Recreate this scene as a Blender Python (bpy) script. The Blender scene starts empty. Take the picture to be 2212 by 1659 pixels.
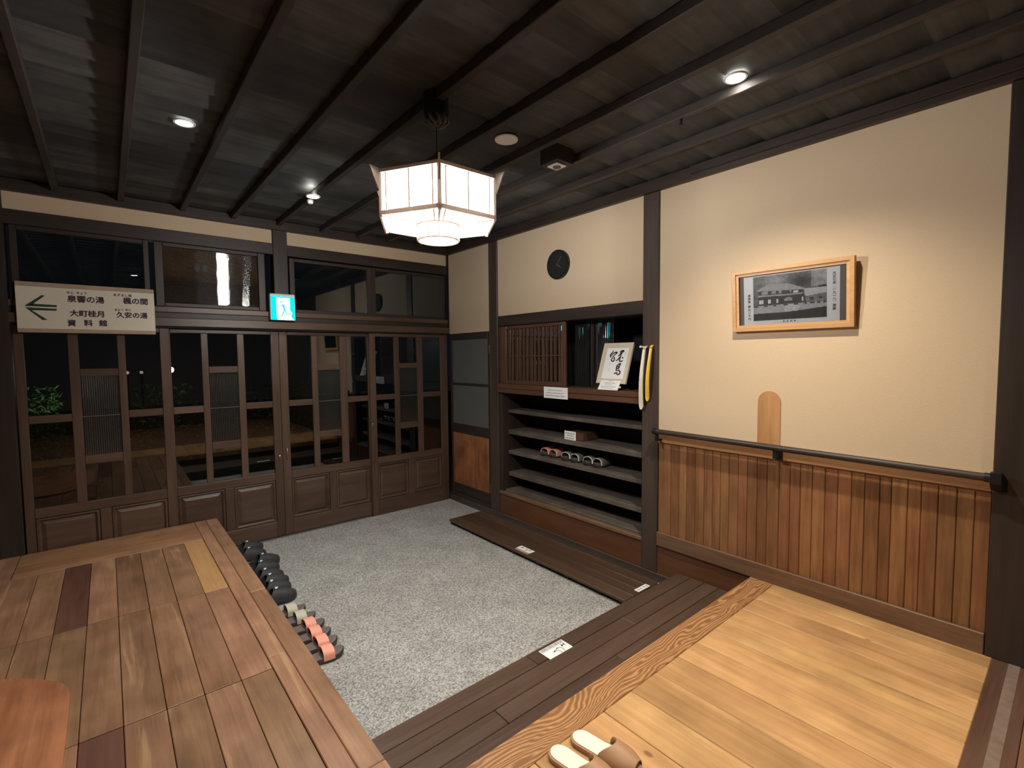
import bpy, bmesh, math, random
from mathutils import Vector, Matrix, noise as mnoise
random.seed(7)
SC = bpy.context.scene
COL = SC.collection

# ------------------------------------------------------------------ camera, world, exposure
cam_d = bpy.data.cameras.new('camera')
cam = bpy.data.objects.new('camera', cam_d); COL.objects.link(cam)
cam_d.sensor_fit = 'HORIZONTAL'; cam_d.sensor_width = 36.0
cam_d.lens = 1042.187 / 2212 * 36.0
cam_d.clip_start = 0.02
def _cam():
    yaw, pitch, roll = math.radians(39.9945), math.radians(-3.29974), math.radians(-.54525)
    F = Vector((math.sin(yaw)*math.cos(pitch), math.cos(yaw)*math.cos(pitch), math.sin(pitch)))
    r = Vector((math.cos(yaw), -math.sin(yaw), 0)); u = r.cross(F)
    r2 = r*math.cos(roll) + u*math.sin(roll); u2 = -r*math.sin(roll) + u*math.cos(roll)
    M = Matrix((r2, u2, -F)).transposed().to_4x4()
    M.translation = Vector((0, 0, 1.63))
    return M
cam.matrix_world = _cam()
SC.camera = cam
w = bpy.data.worlds.new('night'); SC.world = w; w.use_nodes = True
w.node_tree.nodes['Background'].inputs[0].default_value = (.008, .0085, .010, 1)
w.node_tree.nodes['Background'].inputs[1].default_value = 0.25
SC.view_settings.view_transform = 'Standard'; SC.view_settings.look = 'None'
SC.view_settings.gamma = 1; SC.view_settings.use_curve_mapping = False
SC.view_settings.exposure = 0.93
SC.cycles.use_denoising = True
SC.cycles.max_bounces = 8; SC.cycles.diffuse_bounces = 5; SC.cycles.glossy_bounces = 4
SC.cycles.transparent_max_bounces = 12; SC.cycles.sample_clamp_indirect = 6
LAMP_L = 0.52            # radiance of the lantern paper
WARM = (1.0, .86, .66); NEUTRAL = (1.0, .93, .82)

XR, YB, ZT, ZC = 2.971, 4.657, 2.757, 2.84     # right wall, door wall, top of plaster, ceiling boards

# ------------------------------------------------------------------ materials
def nt(name):
    m = bpy.data.materials.new(name); m.use_nodes = True
    t = m.node_tree; b = t.nodes['Principled BSDF']
    return m, t, b
def lk(t, a, b): t.links.new(a, b)
def nd(t, kind, **kw):
    n = t.nodes.new(kind)
    for k, v in kw.items(): setattr(n, k, v)
    return n
def plain(name, col, rough=.5, metal=0, noise=0, bump=0, nscale=60, spec=.5):
    m, t, b = nt(name)
    b.inputs['Base Color'].default_value = (*col, 1); b.inputs['Roughness'].default_value = rough
    b.inputs['Metallic'].default_value = metal; b.inputs['Specular IOR Level'].default_value = spec
    if noise or bump:
        tc = nd(t, 'ShaderNodeTexCoord'); nz = nd(t, 'ShaderNodeTexNoise'); nz.inputs['Scale'].default_value = nscale
        nz.inputs['Detail'].default_value = 4; lk(t, tc.outputs['Object'], nz.inputs['Vector'])
        if noise:
            mx = nd(t, 'ShaderNodeMix', data_type='RGBA'); lk(t, nz.outputs['Fac'], mx.inputs[0])
            mx.inputs[6].default_value = (*[c*(1-noise) for c in col], 1); mx.inputs[7].default_value = (*[min(1, c*(1+noise)) for c in col], 1)
            lk(t, mx.outputs[2], b.inputs['Base Color'])
        if bump:
            bp = nd(t, 'ShaderNodeBump'); bp.inputs['Strength'].default_value = bump; bp.inputs['Distance'].default_value = .002
            lk(t, nz.outputs['Fac'], bp.inputs['Height']); lk(t, bp.outputs['Normal'], b.inputs['Normal'])
    return m
def wood(name, c1, c2, axis='Y', rough=.4, tint=.15, coarse=7, fine=55, bump=.15, blotch=0.0, hue=0.0, spec=.4, streak=None, knots=None):
    """plank wood: grain stretched along one axis, each piece with its own tone"""
    m, t, b = nt(name)
    tc = nd(t, 'ShaderNodeTexCoord'); oi = nd(t, 'ShaderNodeObjectInfo')
    off = nd(t, 'ShaderNodeMath', operation='MULTIPLY'); lk(t, oi.outputs['Random'], off.inputs[0]); off.inputs[1].default_value = 37.0
    add = nd(t, 'ShaderNodeVectorMath', operation='ADD'); lk(t, tc.outputs['Object'], add.inputs[0]); lk(t, off.outputs[0], add.inputs[1])
    def stretched(scale, s):
        mp = nd(t, 'ShaderNodeMapping'); v = [scale]*3; v['XYZ'.index(axis)] = scale*s; mp.inputs['Scale'].default_value = v
        lk(t, add.outputs[0], mp.inputs['Vector'])
        nz = nd(t, 'ShaderNodeTexNoise'); nz.inputs['Scale'].default_value = 1; nz.inputs['Detail'].default_value = 5; nz.inputs['Roughness'].default_value = .6
        nz.inputs['Distortion'].default_value = .6
        lk(t, mp.outputs[0], nz.inputs['Vector']); return nz
    a = stretched(coarse, .12); f = stretched(fine, .05)
    mixf = nd(t, 'ShaderNodeMath', operation='MULTIPLY_ADD'); lk(t, f.outputs['Fac'], mixf.inputs[0]); mixf.inputs[1].default_value = .45
    sc = nd(t, 'ShaderNodeMath', operation='MULTIPLY'); lk(t, a.outputs['Fac'], sc.inputs[0]); sc.inputs[1].default_value = .6
    lk(t, sc.outputs[0], mixf.inputs[2])
    cr = nd(t, 'ShaderNodeValToRGB'); cr.color_ramp.elements[0].position = .36; cr.color_ramp.elements[1].position = .68
    cr.color_ramp.elements[0].color = (*c1, 1); cr.color_ramp.elements[1].color = (*c2, 1)
    lk(t, mixf.outputs[0], cr.inputs['Fac'])
    hs = nd(t, 'ShaderNodeHueSaturation'); lk(t, cr.outputs['Color'], hs.inputs['Color'])
    mr = nd(t, 'ShaderNodeMapRange'); lk(t, oi.outputs['Random'], mr.inputs['Value']); mr.inputs['To Min'].default_value = 1-tint; mr.inputs['To Max'].default_value = 1+tint
    lk(t, mr.outputs[0], hs.inputs['Value'])
    if hue:
        wn = nd(t, 'ShaderNodeTexWhiteNoise', noise_dimensions='1D'); lk(t, off.outputs[0], wn.inputs['W'])
        mh = nd(t, 'ShaderNodeMapRange'); lk(t, wn.outputs['Value'], mh.inputs['Value']); mh.inputs['To Min'].default_value = .5-hue; mh.inputs['To Max'].default_value = .5+hue
        lk(t, mh.outputs[0], hs.inputs['Hue'])
    out = hs.outputs['Color']
    if blotch:
        bz = nd(t, 'ShaderNodeTexNoise'); bz.inputs['Scale'].default_value = 5; bz.inputs['Detail'].default_value = 3; lk(t, add.outputs[0], bz.inputs['Vector'])
        mr2 = nd(t, 'ShaderNodeMapRange'); lk(t, bz.outputs['Fac'], mr2.inputs['Value']); mr2.inputs['From Min'].default_value = .3; mr2.inputs['From Max'].default_value = .7
        mr2.inputs['To Min'].default_value = 1-blotch; mr2.inputs['To Max'].default_value = 1+blotch
        mu = nd(t, 'ShaderNodeVectorMath', operation='SCALE'); lk(t, out, mu.inputs[0]); lk(t, mr2.outputs[0], mu.inputs['Scale']); out = mu.outputs[0]
    def over(out, fac, col):
        mx = nd(t, 'ShaderNodeMix', data_type='RGBA'); lk(t, fac, mx.inputs[0]); lk(t, out, mx.inputs[6]); mx.inputs[7].default_value = (*col, 1); return mx.outputs[2]
    if streak:                                      # pale sapwood streaks along the grain
        sz = stretched(13, .07); ms = nd(t, 'ShaderNodeMapRange'); lk(t, sz.outputs['Fac'], ms.inputs['Value'])
        ms.inputs['From Min'].default_value = .60; ms.inputs['From Max'].default_value = .68; ms.inputs['To Max'].default_value = .75; out = over(out, ms.outputs[0], streak)
    if knots:
        vo = nd(t, 'ShaderNodeTexVoronoi'); mk_ = nd(t, 'ShaderNodeMapping'); vv = [7.0]*3; vv['XYZ'.index(axis)] = 4.2; mk_.inputs['Scale'].default_value = vv
        lk(t, add.outputs[0], mk_.inputs['Vector']); lk(t, mk_.outputs[0], vo.inputs['Vector']); vo.inputs['Scale'].default_value = 1
        mk2 = nd(t, 'ShaderNodeMapRange'); lk(t, vo.outputs['Distance'], mk2.inputs['Value']); mk2.inputs['From Min'].default_value = .05; mk2.inputs['From Max'].default_value = .09
        mk2.inputs['To Min'].default_value = .8; mk2.inputs['To Max'].default_value = 0; out = over(out, mk2.outputs[0], knots)
    lk(t, out, b.inputs['Base Color'])
    rr = nd(t, 'ShaderNodeMapRange'); lk(t, a.outputs['Fac'], rr.inputs['Value']); rr.inputs['To Min'].default_value = max(.05, rough-.1); rr.inputs['To Max'].default_value = rough+.12
    lk(t, rr.outputs[0], b.inputs['Roughness']); b.inputs['Specular IOR Level'].default_value = spec
    bp = nd(t, 'ShaderNodeBump'); bp.inputs['Strength'].default_value = bump; bp.inputs['Distance'].default_value = .001
    lk(t, f.outputs['Fac'], bp.inputs['Height']); lk(t, bp.outputs['Normal'], b.inputs['Normal'])
    return m
def emit(name, col, s):
    m = bpy.data.materials.new(name); m.use_nodes = True; t = m.node_tree; t.nodes.clear()
    e = nd(t, 'ShaderNodeEmission'); e.inputs[0].default_value = (*col, 1); e.inputs[1].default_value = s
    o = nd(t, 'ShaderNodeOutputMaterial'); lk(t, e.outputs[0], o.inputs[0]); return m
def glass(name, refl, rough=0.0, tint=(.75, .8, .8), haze=0.0):
    m = bpy.data.materials.new(name); m.use_nodes = True; t = m.node_tree; t.nodes.clear()
    tr = nd(t, 'ShaderNodeBsdfTransparent'); tr.inputs[0].default_value = (*tint, 1)
    gl = nd(t, 'ShaderNodeBsdfGlossy'); gl.inputs['Roughness'].default_value = rough; gl.inputs['Color'].default_value = (.95, .97, 1, 1)
    lw = nd(t, 'ShaderNodeFresnel'); lw.inputs['IOR'].default_value = 1.5
    ad = nd(t, 'ShaderNodeMath', operation='ADD', use_clamp=True); lk(t, lw.outputs[0], ad.inputs[0]); ad.inputs[1].default_value = refl
    mx = nd(t, 'ShaderNodeMixShader'); lk(t, ad.outputs[0], mx.inputs[0]); lk(t, tr.outputs[0], mx.inputs[1]); lk(t, gl.outputs[0], mx.inputs[2])
    out = mx.outputs[0]
    if haze:
        d = nd(t, 'ShaderNodeBsdfDiffuse'); d.inputs[0].default_value = (.5, .52, .5, 1); m2 = nd(t, 'ShaderNodeMixShader')
        tc = nd(t, 'ShaderNodeTexCoord'); sp = nd(t, 'ShaderNodeSeparateXYZ'); lk(t, tc.outputs['Object'], sp.inputs[0])      # pale lines painted at rib pitch for the light the ribs catch
        s1_ = nd(t, 'ShaderNodeMath', operation='MULTIPLY'); lk(t, sp.outputs['X'], s1_.inputs[0]); s1_.inputs[1].default_value = 2*math.pi/.0125
        s2_ = nd(t, 'ShaderNodeMath', operation='SINE'); lk(t, s1_.outputs[0], s2_.inputs[0])
        s3_ = nd(t, 'ShaderNodeMath', operation='MULTIPLY_ADD'); lk(t, s2_.outputs[0], s3_.inputs[0]); s3_.inputs[1].default_value = haze*.85; s3_.inputs[2].default_value = haze; lk(t, s3_.outputs[0], m2.inputs[0])
        lk(t, out, m2.inputs[1]); lk(t, d.outputs[0], m2.inputs[2]); out = m2.outputs[0]
    o = nd(t, 'ShaderNodeOutputMaterial'); lk(t, out, o.inputs[0]); return m
def glowing_paper():
    """thin lit washi: glows and lets the bulb's light through"""
    m = bpy.data.materials.new('lantern paper'); m.use_nodes = True; t = m.node_tree; t.nodes.clear()
    e = nd(t, 'ShaderNodeEmission'); e.inputs[0].default_value = (1, .98, .95, 1); e.inputs[1].default_value = LAMP_L
    tr = nd(t, 'ShaderNodeBsdfTransparent'); tr.inputs[0].default_value = (.8, .79, .77, 1)
    a = nd(t, 'ShaderNodeAddShader'); lk(t, e.outputs[0], a.inputs[0]); lk(t, tr.outputs[0], a.inputs[1])
    o = nd(t, 'ShaderNodeOutputMaterial'); lk(t, a.outputs[0], o.inputs[0]); return m
def translucent(name, col, trans):
    m = bpy.data.materials.new(name); m.use_nodes = True; t = m.node_tree; t.nodes.clear()
    d = nd(t, 'ShaderNodeBsdfDiffuse'); d.inputs[0].default_value = (*col, 1)
    s = nd(t, 'ShaderNodeBsdfTranslucent'); s.inputs[0].default_value = (*[c*trans for c in col], 1)
    a = nd(t, 'ShaderNodeAddShader'); lk(t, d.outputs[0], a.inputs[0]); lk(t, s.outputs[0], a.inputs[1])
    o = nd(t, 'ShaderNodeOutputMaterial'); lk(t, a.outputs[0], o.inputs[0]); return m
def carpet_mat():
    m, t, b = nt('grey carpet')
    tc = nd(t, 'ShaderNodeTexCoord')
    vo = nd(t, 'ShaderNodeTexNoise'); vo.inputs['Scale'].default_value = 105; vo.inputs['Detail'].default_value = 6; vo.inputs['Roughness'].default_value = .75
    lk(t, tc.outputs['Object'], vo.inputs['Vector'])
    cr = nd(t, 'ShaderNodeValToRGB'); e = cr.color_ramp.elements; e[0].position = .38; e[1].position = .63
    e[0].color = (.15, .15, .15, 1); e[1].color = (.61, .61, .60, 1)
    el = cr.color_ramp.elements.new(.5); el.color = (.36, .36, .35, 1)
    lk(t, vo.outputs['Fac'], cr.inputs['Fac'])
    big = nd(t, 'ShaderNodeTexNoise'); big.inputs['Scale'].default_value = 4; big.inputs['Detail'].default_value = 4; lk(t, tc.outputs['Object'], big.inputs['Vector'])
    mr = nd(t, 'ShaderNodeMapRange'); lk(t, big.outputs['Fac'], mr.inputs['Value']); mr.inputs['From Min'].default_value = .3; mr.inputs['From Max'].default_value = .7
    mr.inputs['To Min'].default_value = .86; mr.inputs['To Max'].default_value = 1.12
    sc = nd(t, 'ShaderNodeVectorMath', operation='SCALE'); lk(t, cr.outputs['Color'], sc.inputs[0]); lk(t, mr.outputs[0], sc.inputs['Scale'])
    lk(t, sc.outputs[0], b.inputs['Base Color']); b.inputs['Roughness'].default_value = .95; b.inputs['Specular IOR Level'].default_value = .1
    bp = nd(t, 'ShaderNodeBump'); bp.inputs['Strength'].default_value = .8; bp.inputs['Distance'].default_value = .006
    lk(t, vo.outputs['Fac'], bp.inputs['Height']); lk(t, bp.outputs['Normal'], b.inputs['Normal']); return m
def ring_wood():
    """broad flat-sawn growth rings with a knot, for the front beam of the hall floor (object space is centred on x=1.8)"""
    m, t, b = nt('ringed pine beam')
    tc = nd(t, 'ShaderNodeTexCoord'); sp = nd(t, 'ShaderNodeSeparateXYZ'); lk(t, tc.outputs['Object'], sp.inputs[0])
    def M(op, a, c=None, d=None):
        n = nd(t, 'ShaderNodeMath', operation=op)
        for i, v in enumerate((a, c, d)):
            if v is None: continue
            if isinstance(v, (int, float)): n.inputs[i].default_value = v
            else: lk(t, v, n.inputs[i])
        return n.outputs[0]
    mp = nd(t, 'ShaderNodeMapping'); mp.inputs['Scale'].default_value = (2.6, 11, 11); lk(t, tc.outputs['Object'], mp.inputs[0])
    n1 = nd(t, 'ShaderNodeTexNoise'); n1.inputs['Scale'].default_value = 1; n1.inputs['Detail'].default_value = 2; n1.inputs['Distortion'].default_value = .5; lk(t, mp.outputs[0], n1.inputs[0])
    v = M('MULTIPLY_ADD', n1.outputs['Fac'], .085, M('MULTIPLY', sp.outputs['Y'], .75))
    dx = M('MULTIPLY', M('SUBTRACT', sp.outputs['X'], -.56), 8.0); dy = M('MULTIPLY', M('SUBTRACT', sp.outputs['Y'], -.015), 16.0)
    r2 = M('ADD', M('MULTIPLY', dx, dx), M('MULTIPLY', dy, dy))
    v = M('ADD', v, M('MULTIPLY', M('EXPONENT', M('MULTIPLY', r2, -.6)), .075))
    s = M('SINE', M('MULTIPLY', v, 600.0))
    mp2 = nd(t, 'ShaderNodeMapping'); mp2.inputs['Scale'].default_value = (6, 120, 120); lk(t, tc.outputs['Object'], mp2.inputs[0])
    n2 = nd(t, 'ShaderNodeTexNoise'); n2.inputs['Scale'].default_value = 1; n2.inputs['Detail'].default_value = 4; lk(t, mp2.outputs[0], n2.inputs[0])
    fac = M('MULTIPLY_ADD', s, .27, M('MULTIPLY_ADD', n2.outputs['Fac'], .5, .22))
    cr = nd(t, 'ShaderNodeValToRGB'); e = cr.color_ramp.elements; e[0].position = .12; e[1].position = .62
    e[0].color = (.52, .29, .130, 1); e[1].color = (.25, .115, .048, 1); lk(t, fac, cr.inputs[0])
    lk(t, cr.outputs[0], b.inputs['Base Color']); b.inputs['Roughness'].default_value = .38; return m

MT = {}
def mats():
    M = MT
    M['plaster'] = plain('beige plaster', (.60, .470, .330), .9, noise=.05, bump=.25, nscale=140, spec=.2)
    M['ceil'] = wood('smoked ceiling board', (.036, .037, .037), (.080, .081, .079), 'X', .6, .34, 4, 30, .2, .25, .012, .3)
    M['batten'] = wood('smoked batten', (.024, .019, .017), (.048, .038, .034), 'Y', .55, .12)
    for ax in 'XYZ':
        M['dark'+ax] = wood('dark brown timber '+ax, (.022, .0155, .0125), (.046, .032, .026), ax, .45, .12, 6, 50, .12)
        M['door'+ax] = wood('brown door wood '+ax, (.066, .040, .029), (.132, .082, .058), ax, .36, .10, 6, 50, .12)
        M['post'+ax] = wood('post wood '+ax, (.042, .029, .023), (.080, .056, .044), ax, .48, .10, 5, 40, .12)
        M['cab'+ax] = wood('cabinet wood '+ax, (.070, .032, .020), (.135, .066, .040), ax, .38, .12, 6, 50, .1)
        M['rail'+ax] = wood('warm rail wood '+ax, (.19, .095, .045), (.34, .185, .095), ax, .42, .10, 6, 60, .1)
    M['baseb'] = wood('brown baseboard wood', (.115, .062, .036), (.215, .122, .070), 'Y', .42, .1)
    M['joint'] = plain('dull pane joint', (.12, .12, .115), .6)
    M['kick'] = wood('red brown kick board', (.085, .034, .016), (.155, .066, .030), 'Y', .35, .1)
    M['redpanel'] = wood('figured reddish panel', (.16, .060, .025), (.36, .15, .065), 'Z', .35, .1, 9, 50, .1, .3)
    M['wains'] = wood('cedar wainscot board', (.132, .057, .024), (.295, .138, .061), 'Z', .42, .17, 8, 55, .15, .15, .006)
    M['platform'] = wood('worn platform plank', (.195, .102, .056), (.345, .195, .115), 'Y', .34, .20, 6, 60, .15, .20, .006, streak=(.44, .28, .15))
    M['platlight'] = wood('pale yellow plank', (.40, .22, .09), (.56, .33, .15), 'Y', .36, .05)
    M['platdark'] = wood('dark plum plank', (.085, .036, .026), (.15, .070, .050), 'Y', .36, .05)
    M['platX'] = wood('platform back beam', (.22, .105, .050), (.37, .20, .105), 'X', .34, .08, 6, 60, .15, .15)
    M['hall'] = wood('honey hall floor board', (.39, .215, .090), (.60, .360, .165), 'Y', .36, .12, 8, 45, .1, .16, .004, knots=(.20, .09, .035))
    M['ring'] = ring_wood()
    M['step'] = wood('dark step plank', (.062, .037, .027), (.105, .066, .048), 'X', .34, .12, 6, 70, .12)
    M['duck'] = wood('dark duckboard plank', (.052, .030, .020), (.098, .058, .038), 'Y', .34, .14, 6, 70, .12)
    M['ducksup'] = plain('dark support', (.02, .013, .012), .7)
    M['shelf'] = wood('grey worn shelf', (.065, .055, .045), (.155, .132, .108), 'Y', .5, .1, 6, 60, .15, .2)
    M['black'] = plain('matte black', (.008, .007, .007), .8)
    M['darkwall'] = plain('dim brown wall', (.06, .04, .03), .8)
    M['carpet'] = carpet_mat()
    M['stone'] = plain('grey screed', (.14, .14, .135), .9, noise=.2, nscale=30)
    M['glass'] = glass('window glass', .022)
    M['reed'] = glass('reeded glass', .05, .06, (.55, .58, .55), .04)
    M['reed2'] = glass('ribbed transom glass', .11, .02, (.4, .43, .45))
    M['frost'] = plain('frosted grey glass', (.115, .125, .118), .28, spec=.6, noise=.08, nscale=9)
    M['paper_l'] = glowing_paper()
    M['darkglass'] = glass('dark recess glass', .22, 0, (.3, .32, .35))
    M['lampframe'] = translucent('pale lantern wood', (.62, .55, .50), .15)
    M['lampframe_solid'] = plain('pale wood board', (.5, .4, .32), .6)
    M['metalblk'] = plain('black metal', (.012, .012, .016), .4, .3)
    M['chrome'] = plain('bright metal', (.75, .75, .72), .25, 1)
    M['brass'] = plain('brass', (.75, .52, .22), .28, 1)
    M['white'] = plain('white plastic', (.82, .82, .80), .4)
    M['paper'] = plain('white card', (.85, .85, .85), .55)
    M['ink'] = plain('black ink', (.012, .011, .012), .6)
    M['ink2'] = plain('purple black ink', (.045, .018, .03), .6)
    M['ink3'] = plain('grey print', (.42, .42, .43), .7)
    M['ink4'] = plain('dark grey print', (.12, .12, .12), .7)
    M['green'] = plain('dark green paint', (.018, .045, .024), .6)
    M['signface'] = plain('cream sign board', (.74, .70, .58), .6, noise=.04, nscale=60)
    M['signedge'] = plain('sign edge wood', (.42, .31, .22), .6, noise=.15, nscale=30)
    M['exit_w'] = emit('exit white', (1, 1, 1), 1.5); M['exit_t'] = emit('exit teal', (0, .72, .80), 1.1)
    M['exit_f'] = emit('exit figure teal', (.03, .42, .45), 1.0)
    M['exit_c'] = plain('exit casing', (.55, .75, .70), .4)
    M['bulb'] = emit('downlight glow', (1, .97, .90), 30)
    M['bulbdim'] = emit('downlight lens', (.95, 1, .98), 3)
    M['frame'] = wood('picture frame oak', (.45, .25, .10), (.62, .38, .18), 'Y', .4, .05)
    M['mount'] = plain('grey mount', (.21, .185, .165), .8)
    M['linen'] = plain('linen mount', (.62, .55, .44), .85, noise=.06, nscale=200)
    M['yellow'] = plain('yellow plastic', (.78, .52, .06), .35)
    M['ivory'] = plain('ivory plastic', (.72, .68, .60), .35)
    M['arch'] = wood('bare cedar board', (.36, .17, .065), (.52, .28, .12), 'Z', .45, .05, 10, 60)
    M['clog'] = plain('black foam rubber', (.040, .043, .047), .6, noise=.2, nscale=20, spec=.35)
    M['cloginner'] = plain('black footbed', (.008, .008, .009), .7)
    M['sole'] = plain('mauve grey sole', (.14, .11, .11), .6, noise=.12, nscale=40)
    M['soleedge'] = plain('dark sole edge', (.05, .037, .036), .5)
    M['pink'] = plain('salmon strap', (.82, .36, .27), .6, noise=.05, nscale=80)
    M['greige'] = plain('grey green strap', (.52, .51, .42), .65, noise=.06, nscale=80)
    M['olive'] = plain('olive grey strap', (.20, .20, .15), .7, noise=.08, nscale=60)
    M['oliveedge'] = plain('white strap edge', (.80, .82, .70), .6); M['pinkedge'] = plain('pale pink strap edge', (.90, .55, .45), .6)
    M['tan'] = plain('tan leatherette', (.40, .225, .120), .5, noise=.08, nscale=15)
    M['insole'] = plain('pale mint insole', (.80, .86, .70), .75, noise=.05, nscale=25)
    M['slab'] = wood('worn reddish slab', (.27, .095, .040), (.43, .18, .085), 'Y', .55, .05, 12, 50, .2, .2)
    M['leafg'] = plain('garden leaf', (.10, .20, .05), .6); M['bark'] = plain('bark', (.06, .045, .03), .9)
    M['soil'] = plain('dark garden ground', (.03, .03, .025), .95, noise=.3, nscale=3)
    M['thresh'] = wood('dark threshold', (.07, .035, .024), (.13, .07, .048), 'X', .42, .1)
    M['groove'] = plain('worn pale groove', (.20, .145, .115), .6, noise=.45, nscale=22)
    M['corr'] = wood('corridor floor', (.15, .07, .04), (.25, .13, .075), 'X', .4, .1)
mats()

# ------------------------------------------------------------------ object helpers
WL = {}          # world location of built objects (no rotation anywhere above a world-built piece)
def tag(o, label=None, cat=None, group=None, kind=None):
    if label: o['label'] = label
    if cat: o['category'] = cat
    if group: o['group'] = group
    if kind: o['kind'] = kind
    return o
def empty(name, loc=(0, 0, 0), rz=0.0, label=None, cat=None, group=None, kind=None):
    o = bpy.data.objects.new(name, None); COL.objects.link(o); o.empty_display_size = .1
    o.location = loc; o.rotation_euler = (0, 0, rz); WL[o.name] = Vector(loc)
    return tag(o, label, cat, group, kind)
class MB:
    def __init__(s): s.v = []; s.f = []; s.smooth = False
    def add(s, vs, fs):
        n = len(s.v); s.v += [Vector(p) for p in vs]; s.f += [tuple(i+n for i in f) for f in fs]; return s
    def box(s, x0, x1, y0, y1, z0, z1, c=0.0):
        x0, x1 = min(x0, x1), max(x0, x1); y0, y1 = min(y0, y1), max(y0, y1); z0, z1 = min(z0, z1), max(z0, z1)
        c = min(c, (x1-x0)*.4, (y1-y0)*.4, (z1-z0)*.4)
        if c <= 0:
            return s.add([(x, y, z) for x in (x0, x1) for y in (y0, y1) for z in (z0, z1)],
                         [(0, 1, 3, 2), (4, 6, 7, 5), (0, 4, 5, 1), (2, 3, 7, 6), (0, 2, 6, 4), (1, 5, 7, 3)])
        bm = bmesh.new(); bmesh.ops.create_cube(bm, size=1)
        for v in bm.verts: v.co = Vector(((x0+x1)/2+v.co.x*(x1-x0), (y0+y1)/2+v.co.y*(y1-y0), (z0+z1)/2+v.co.z*(z1-z0)))
        bmesh.ops.bevel(bm, geom=bm.edges[:], offset=c, segments=1, affect='EDGES')
        bm.verts.index_update()
        s.add([v.co.copy() for v in bm.verts], [[v.index for v in f.verts] for f in bm.faces]); bm.free(); return s
    def prism(s, pts, d):
        """pts: 3-D polygon; d: extrusion vector"""
        n = len(pts); d = Vector(d); p = [Vector(q) for q in pts]
        return s.add(p+[q+d for q in p], [tuple(range(n))[::-1], tuple(range(n, 2*n))]+[(i, (i+1) % n, n+(i+1) % n, n+i) for i in range(n)])
    def tube(s, pts, r, n=10, caps=True):
        pts = [Vector(p) for p in pts]; rs = r if isinstance(r, (list, tuple)) else [r]*len(pts); vs = []; fs = []
        for i, p in enumerate(pts):
            d = (pts[min(i+1, len(pts)-1)]-pts[max(i-1, 0)]).normalized()
            a = d.orthogonal() if abs(d.z) > .99 else d.cross(Vector((0, 0, 1))); a.normalize(); b = d.cross(a)
            vs += [p+(a*math.cos(k*2*math.pi/n)+b*math.sin(k*2*math.pi/n))*rs[i] for k in range(n)]
        for i in range(len(pts)-1):
            fs += [(i*n+k, i*n+(k+1) % n, (i+1)*n+(k+1) % n, (i+1)*n+k) for k in range(n)]
        if caps: fs += [tuple(range(n))[::-1], tuple(range((len(pts)-1)*n, len(pts)*n))]
        return s.add(vs, fs)
    def lathe(s, c, prof, n=24):
        """prof: (radius, z) list about a vertical axis at c"""
        vs = []; fs = []
        for r, z in prof: vs += [(c[0]+r*math.cos(k*2*math.pi/n), c[1]+r*math.sin(k*2*math.pi/n), c[2]+z) for k in range(n)]
        for i in range(len(prof)-1): fs += [(i*n+k, i*n+(k+1) % n, (i+1)*n+(k+1) % n, (i+1)*n+k) for k in range(n)]
        fs += [tuple(range(n))[::-1], tuple(range((len(prof)-1)*n, len(prof)*n))]
        return s.add(vs, fs)
    def ribbon(s, P, w, nrm, h=.0004):
        """flat brush stroke: 3-D centre points with widths, raised h along nrm"""
        nrm = Vector(nrm); P = [Vector(p) for p in P]; vs = []; fs = []
        for i, p in enumerate(P):
            d = (P[min(i+1, len(P)-1)]-P[max(i-1, 0)]).normalized(); a = nrm.cross(d).normalized()
            vs += [p+a*w[i]/2+nrm*h, p-a*w[i]/2+nrm*h]
        fs = [(2*i, 2*i+1, 2*i+3, 2*i+2) for i in range(len(P)-1)]
        return s.add(vs, fs)
    def build(s, name, mat, parent=None, local=False, smooth=None, ang=None):
        lo = Vector([min(v[i] for v in s.v) for i in range(3)]); hi = Vector([max(v[i] for v in s.v) for i in range(3)])
        c = (lo+hi)/2
        me = bpy.data.meshes.new(name); me.from_pydata([v-c for v in s.v], [], s.f); me.update()
        bm = bmesh.new(); bm.from_mesh(me); bmesh.ops.recalc_face_normals(bm, faces=bm.faces[:]); bm.to_mesh(me); bm.free()
        if MT and mat: me.materials.append(MT[mat] if isinstance(mat, str) else mat)
        if smooth or s.smooth:
            for p in me.polygons: p.use_smooth = True
            if ang: me.set_sharp_from_angle(angle=math.radians(ang))
        o = bpy.data.objects.new(name, me); COL.objects.link(o)
        base = Vector((0, 0, 0))
        if parent is not None:
            o.parent = parent
            base = Vector((0, 0, 0)) if local and parent.type == 'EMPTY' else WL[parent.name]
        o.location = c-base; WL[o.name] = c
        return o
def box(name, mat, parent, x0, x1, y0, y1, z0, z1, c=.0015): return MB().box(x0, x1, y0, y1, z0, z1, c).build(name, mat, parent)
def copy_tree(o, parent=None):
    c = o.copy(); COL.objects.link(c)
    if parent is not None: c.parent = parent
    WL[c.name] = WL.get(o.name, Vector())
    for ch in list(o.children): copy_tree(ch, c)
    return c
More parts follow.
